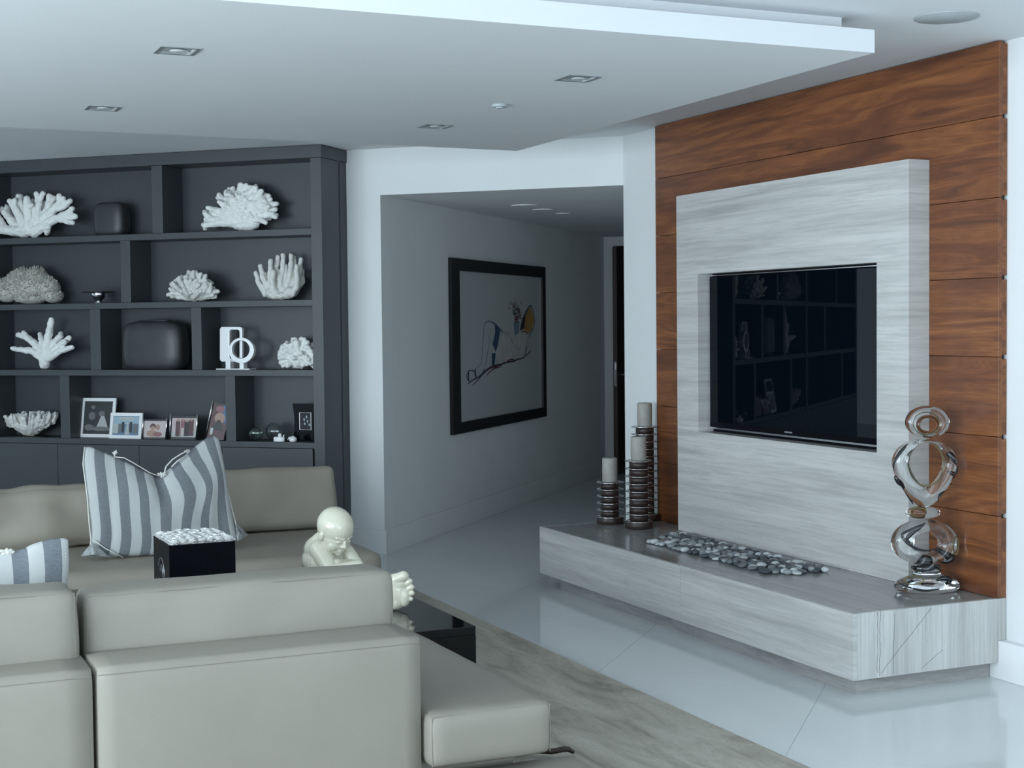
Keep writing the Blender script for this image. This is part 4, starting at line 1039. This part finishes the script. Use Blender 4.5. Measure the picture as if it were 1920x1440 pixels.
for ring, (nr, r, z0, z1, open_) in enumerate(((5, .024, -.012, .006, .35), (5, .017, -.006, .011, .2), (4, .011, 0, .013, .08), (3, .006, .002, .012, 0))):
    for k in range(nr):
        a0 = 2*PI*k/nr+ring*.6; vs = []; fs = []
        for i in range(5):
            for j in range(4):
                t = (i/4-.5)*2*PI/nr*1.45; v = j/3; rr = r*(.45+.55*v**.6)*(1+open_*v*v)*(1-.10*abs(i-2)/2)
                zz = z0+(z1-z0)*v**.8 - (.004*(abs(i-2)/2)**2) - (.006*open_ if j == 3 else 0)
                vs.append((rr*math.cos(a0+t), rr*math.sin(a0+t), zz))
        for i in range(4):
            for j in range(3): fs.append((i*4+j, (i+1)*4+j, (i+1)*4+j+1, i*4+j+1))
        rs.add(vs, fs)
rm = rs.mesh('rose', 'rose_white', True)
nx, ny = 7, 8
for i in range(nx):
    for j in range(ny):
        o = link('rose', rm, rb); o.location = (-wx+.028+(2*wx-.056)*i/(nx-1), -bd/2+.028+(bd-.056)*j/(ny-1), hh+.003+random.uniform(0, .005))
        o.rotation_euler = (random.uniform(-.15, .15), random.uniform(-.15, .15), random.uniform(0, 6)); s_ = random.uniform(1.12, 1.26); o.scale = (s_, s_, s_)

# ================================================================== monk statue
SD = 6.62
stp = ony(632, 1100, SD)
st0 = thing('monk_statue', 'ivory glazed statue of a bald crouching child monk with one big foot raised', 'statue', (stp[0], SD, ZT), -yaw)
nv_ = np.array([math.sin(yaw), math.cos(yaw), 0])
def SP(px, py, d=0.0):          # point on a view facing plane d metres behind the statue's own plane
    o = np.array([stp[0], SD, 0]) + nv_*d; p = onp(px, py, o, nv_) - np.array([stp[0], SD, ZT])
    c, s_ = math.cos(yaw), math.sin(yaw)
    return np.array([c*p[0]-s_*p[1], s_*p[0]+c*p[1], p[2]])
m = MB()
hc = SP(628, 996); f = np.array([.64, -.64, -.42]); f /= np.linalg.norm(f)
sd = np.cross(f, np.array([0, 0, 1.])); sd /= np.linalg.norm(sd); up = np.cross(sd, f)       # sd points to the figure's right... towards the camera side
A = np.array([sd, f, up]).T
k = .00243
def H(s_, f_, u_): return hc + A @ (np.array([s_, f_, u_])*k)
m.ell(H(0, -3, 10), (33*k, 39*k, 36*k), 28, 18, A)            # cranium
m.ell(H(0, 8, -9), (28*k, 27*k, 28*k), 24, 14, A)             # face
m.ell(H(0, 14, -26), (19*k, 17*k, 14*k), 18, 10, A)           # jaw and chin
for sg in (-1, 1):
    m.ell(H(sg*14, 19, -17), (12*k, 12*k, 12*k), 14, 8, A)    # cheeks
    m.ell(H(sg*31.5, 0, -7), (4*k, 7*k, 10*k), 14, 8, A)      # ears
    m.capsule(H(sg*5, 34.6, 2), H(sg*18, 29, 3.5), 2.6*k, 2.2*k, 8)  # brow ridge
    m.ell(H(sg*11, 31.5, -5), (6*k, 3.4*k, 2.6*k), 12, 8, A)  # closed lid
m.capsule(H(0, 34.5, -3), H(0, 37.5, -13), 3.0*k, 4.2*k, 10)      # nose
for sg in (-1, 1): m.ell(H(sg*4.4, 35.5, -14), (3.2*k, 3*k, 2.8*k), 10, 6, A)
m.ell(H(0, 32.5, -22), (8*k, 3.2*k, 2.2*k), 12, 6, A); m.ell(H(0, 31.5, -26.5), (6.5*k, 3.4*k, 2.4*k), 12, 6, A); m.ell(H(0, 26, -34), (8*k, 6*k, 5*k), 12, 6, A)
# torso hunched over the knees
m.capsule(SP(612, 1030, .04), SP(618, 1135, .05), .072, .10, 20)
m.ell(SP(603, 1050, .04), (.088, .090, .085), 22, 14); m.ell(SP(591, 1030, .03), (.054, .060, .056), 20, 12); m.ell(SP(584, 1050, .03), (.046, .055, .060), 20, 12); m.ell(SP(600, 1084, .04), (.090, .09, .09), 22, 14); m.capsule(SP(608, 1004, .03), SP(590, 1026, .03), .034, .048, 14); m.ell(SP(625, 1110, .03), (.115, .10, .10), 22, 14)
m.capsule(SP(622, 1016, .03), SP(618, 1034, .03), .045, .055, 14)
# arms folded under the chin
m.capsule(SP(597, 1030, -.015), SP(622, 1070, -.080), .046, .036, 16); m.capsule(SP(622, 1072, -.085), SP(672, 1060, -.075), .034, .027, 16)
m.capsule(SP(650, 1034, .05), SP(671, 1062, .03), .036, .032, 16); m.capsule(SP(671, 1062, .03), SP(632, 1058, -.06), .030, .026, 16)
# legs: one knee up, other leg drawn forwards to the raised foot
m.capsule(SP(618, 1130, -.02), SP(668, 1088, -.03), .062, .05, 18); m.capsule(SP(668, 1088, -.03), SP(660, 1148, -.06), .048, .038, 16); m.ell(SP(652, 1151, -.10), (.035, .06, .024), 16, 10)
m.capsule(SP(628, 1135, .02), SP(690, 1128, -.10), .06, .045, 18); m.capsule(SP(690, 1128, -.10), SP(722, 1132, -.20), .045, .036, 16)
for x in range(1):
    # foot: sole towards the camera, toes at the right
    D_ = -.23
    m.ell(SP(724, 1130, D_+.0), (.050, .036, .050), 18, 12); m.ell(SP(738, 1112, D_), (.064, .030, .078), 24, 14); m.ell(SP(744, 1094, D_), (.050, .028, .047), 20, 12)
    m.ell(SP(757, 1118, D_), (.032, .026, .048), 16, 10); m.ell(SP(735, 1128, D_+.0), (.055, .030, .038), 16, 10)
    m.capsule(SP(742, 1086, D_-.004), SP(757, 1080, D_-.012), .026, .024, 14)
    for (x0_, y0_, x1_, y1_, r) in ((758, 1098, 768, 1090, .0150), (760, 1106, 772, 1101, .0135), (762, 1114, 773, 1112, .0120), (762, 1121, 771, 1123, .0105)):
        m.capsule(SP(x0_, y0_, D_-.002), SP(x1_, y1_, D_-.008), r*.72, r, 12)
zb_ = min(p[2] for p in m.v)
m.v = [(x, y, max(z, .0)) for x, y, z in m.v]
o = remesh(m, 'body', 'ivory_glaze', .0026, st0, 3)
for v in o.data.vertices: v.co.z = max(v.co.z, .0005)

# ================================================================== glass sculpture
gp = onz(1738, 1101, .36)
gx, gy = 4.495, gp[1]*4.495/gp[0]
gs = thing('glass_sculpture', 'clear blown glass totem of stacked rings with black and amber swirls', 'sculpture', (gx, gy, .36), -yaw)
def GP(px, py, d=0.0):
    o = np.array([gx, gy, 0]) + nv_*d; p = onp(px, py, o, nv_) - np.array([gx, gy, .36]); c, s_ = math.cos(yaw), math.sin(yaw)
    return np.array([c*p[0]-s_*p[1], s_*p[0]+c*p[1], p[2]])
def glass_ring(name, outer, inner, depth, mat='clear_glass', ns=16, nd=14):
    """outer and inner outlines (px); the section between them is a rounded blob"""
    n = 72; Oc, Ic = [], []
    for i in range(n):
        Oc.append(GP(*outer(2*PI*i/n))); Ic.append(GP(*inner(2*PI*i/n)))
    m = MB(); vs = []
    for i in range(n):
        c = (Oc[i]+Ic[i])/2; h = (Oc[i]-Ic[i])/2
        for j in range(nd):
            t = 2*PI*j/nd; ct_, s_ = math.cos(t), math.sin(t)
            vs.append(c + h*ct_ + np.array([0, depth*s_, 0]))
    m.add(vs, [(i*nd+j, i*nd+(j+1) % nd, ((i+1) % n)*nd+(j+1) % nd, ((i+1) % n)*nd+j) for i in range(n) for j in range(nd)])
    return m.build(name, mat, gs, True)
E1 = lambda cx, cy, rx, ry: (lambda t: (cx+rx*math.cos(t), cy-ry*math.sin(t)))
def pear(cx, cy, rx, rt, rb_, p=1.0):
    def g(t):
        s_ = math.sin(t); ry = rt if s_ > 0 else rb_
        wd = 1-.36*max(0, -s_)**1.4
        return (cx+rx*math.cos(t)*wd, cy-ry*s_)
    return g
r1 = glass_ring('top_ring', E1(1738.5, 791, 42, 30.5), E1(1740, 797, 15, 13), .030)
r2 = glass_ring('upper_ring', pear(1733, 868, 61, 46, 84), pear(1736, 868, 31, 37, 45), .042)
r3 = glass_ring('lower_ring', E1(1733, 1016, 63, 43), E1(1736, 1018, 22, 20), .050)
def blob(name, cx, cy, rx, ry, dep, mat='clear_glass'):
    c = GP(cx, cy); a = GP(cx+rx, cy)[0]-c[0]; h = c[2]-GP(cx, cy+ry)[2]
    return MB().ell(c, (a, dep, h), 32, 20).build(name, mat, gs, True, weld=True)
blob('middle_bead', 1730, 961, 33, 12, .05)
# base: flared foot and neck
z1_ = GP(1738, 1058)[2]; 
MB().lathe([(.10, 0), (.142, .010), (.150, .028), (.135, .050), (.095, .068), (.066, .080), (.055, .092), (.062, .104), (.060, .118), (.045, .128)], n=56, sy=.62).build('foot', 'clear_glass', gs, True)
# coloured swirls run inside and along the glass
def swirl(parent, pts, r, mat, d=0.0, n=8):
    P0 = curve([p for p in pts], 24); rr = [r*(.35+.65*math.sin(PI*i/24)) for i in range(25)]
    MB().tube([GP(p[0], p[1], d) for p in P0], rr, n).build('swirl', mat, gs, True)
swirl(r2, [(1704, 836), (1690, 850), (1679, 868), (1677, 886)], .0055, 'swirl_black'); swirl(r2, [(1678, 892), (1684, 900), (1692, 908), (1697, 914)], .016, 'swirl_black')
swirl(r2, [(1690, 908), (1700, 925), (1712, 945)], .006, 'swirl_black'); swirl(r2, [(1776, 848), (1788, 866), (1793, 884), (1784, 894)], .009, 'swirl_black'); swirl(r2, [(1778, 884), (1786, 890), (1780, 900)], .013, 'swirl_black')
swirl(r2, [(1784, 906), (1768, 918), (1756, 930), (1760, 940)], .006, 'swirl_black')
swirl(r3, [(1735, 982), (1715, 990), (1695, 1000), (1692, 1006), (1705, 1022), (1730, 1032), (1755, 1030)], .0065, 'swirl_black', -.03); swirl(r3, [(1732, 984), (1712, 996), (1700, 1010), (1706, 1018)], .010, 'swirl_black', -.03)
swirl(r3, [(1754, 1028), (1770, 1038), (1785, 1044), (1775, 1052), (1758, 1050)], .016, 'swirl_black', -.01); swirl(r3, [(1740, 978), (1752, 984)], .008, 'swirl_black')
swirl(gs, [(1708, 1063), (1730, 1068), (1752, 1062), (1764, 1070)], .013, 'swirl_black', .0); swirl(gs, [(1710, 1052), (1735, 1050), (1755, 1056)], .010, 'swirl_black')
swirl(gs, [(1755, 1090), (1768, 1084), (1782, 1088), (1772, 1096)], .012, 'swirl_black', -.06); swirl(gs, [(1682, 1090), (1700, 1100), (1730, 1106), (1760, 1104)], .004, 'swirl_black', -.07)
def ringline(cx, cy, rx, ry, r, mat, d):
    MB().tube([GP(cx+rx*math.cos(t), cy-ry*math.sin(t), d) for t in np.linspace(0, 2*PI, 48, endpoint=False)], r, 8, closed=True).build('colour_ring', mat, gs, True)
ringline(1739, 796, 19.5, 16, .010, 'amber_glass', 0); ringline(1737, 794, 25, 21, .0025, 'olive_rim', -.022); ringline(1736, 870, 34, 41, .0028, 'olive_rim', -.02)
ringline(1722, 960, 15, 8, .0024, 'olive_rim', -.045); ringline(1791, 1023, 6, 17, .0030, 'olive_rim', -.02); ringline(1713, 1088, 18, 8, .0024, 'olive_rim', -.088)
blob('amber_core', 1722, 960, 13, 6, .020, 'amber_glass'); blob('amber_core', 1791, 1023, 4, 13, .012, 'amber_glass')
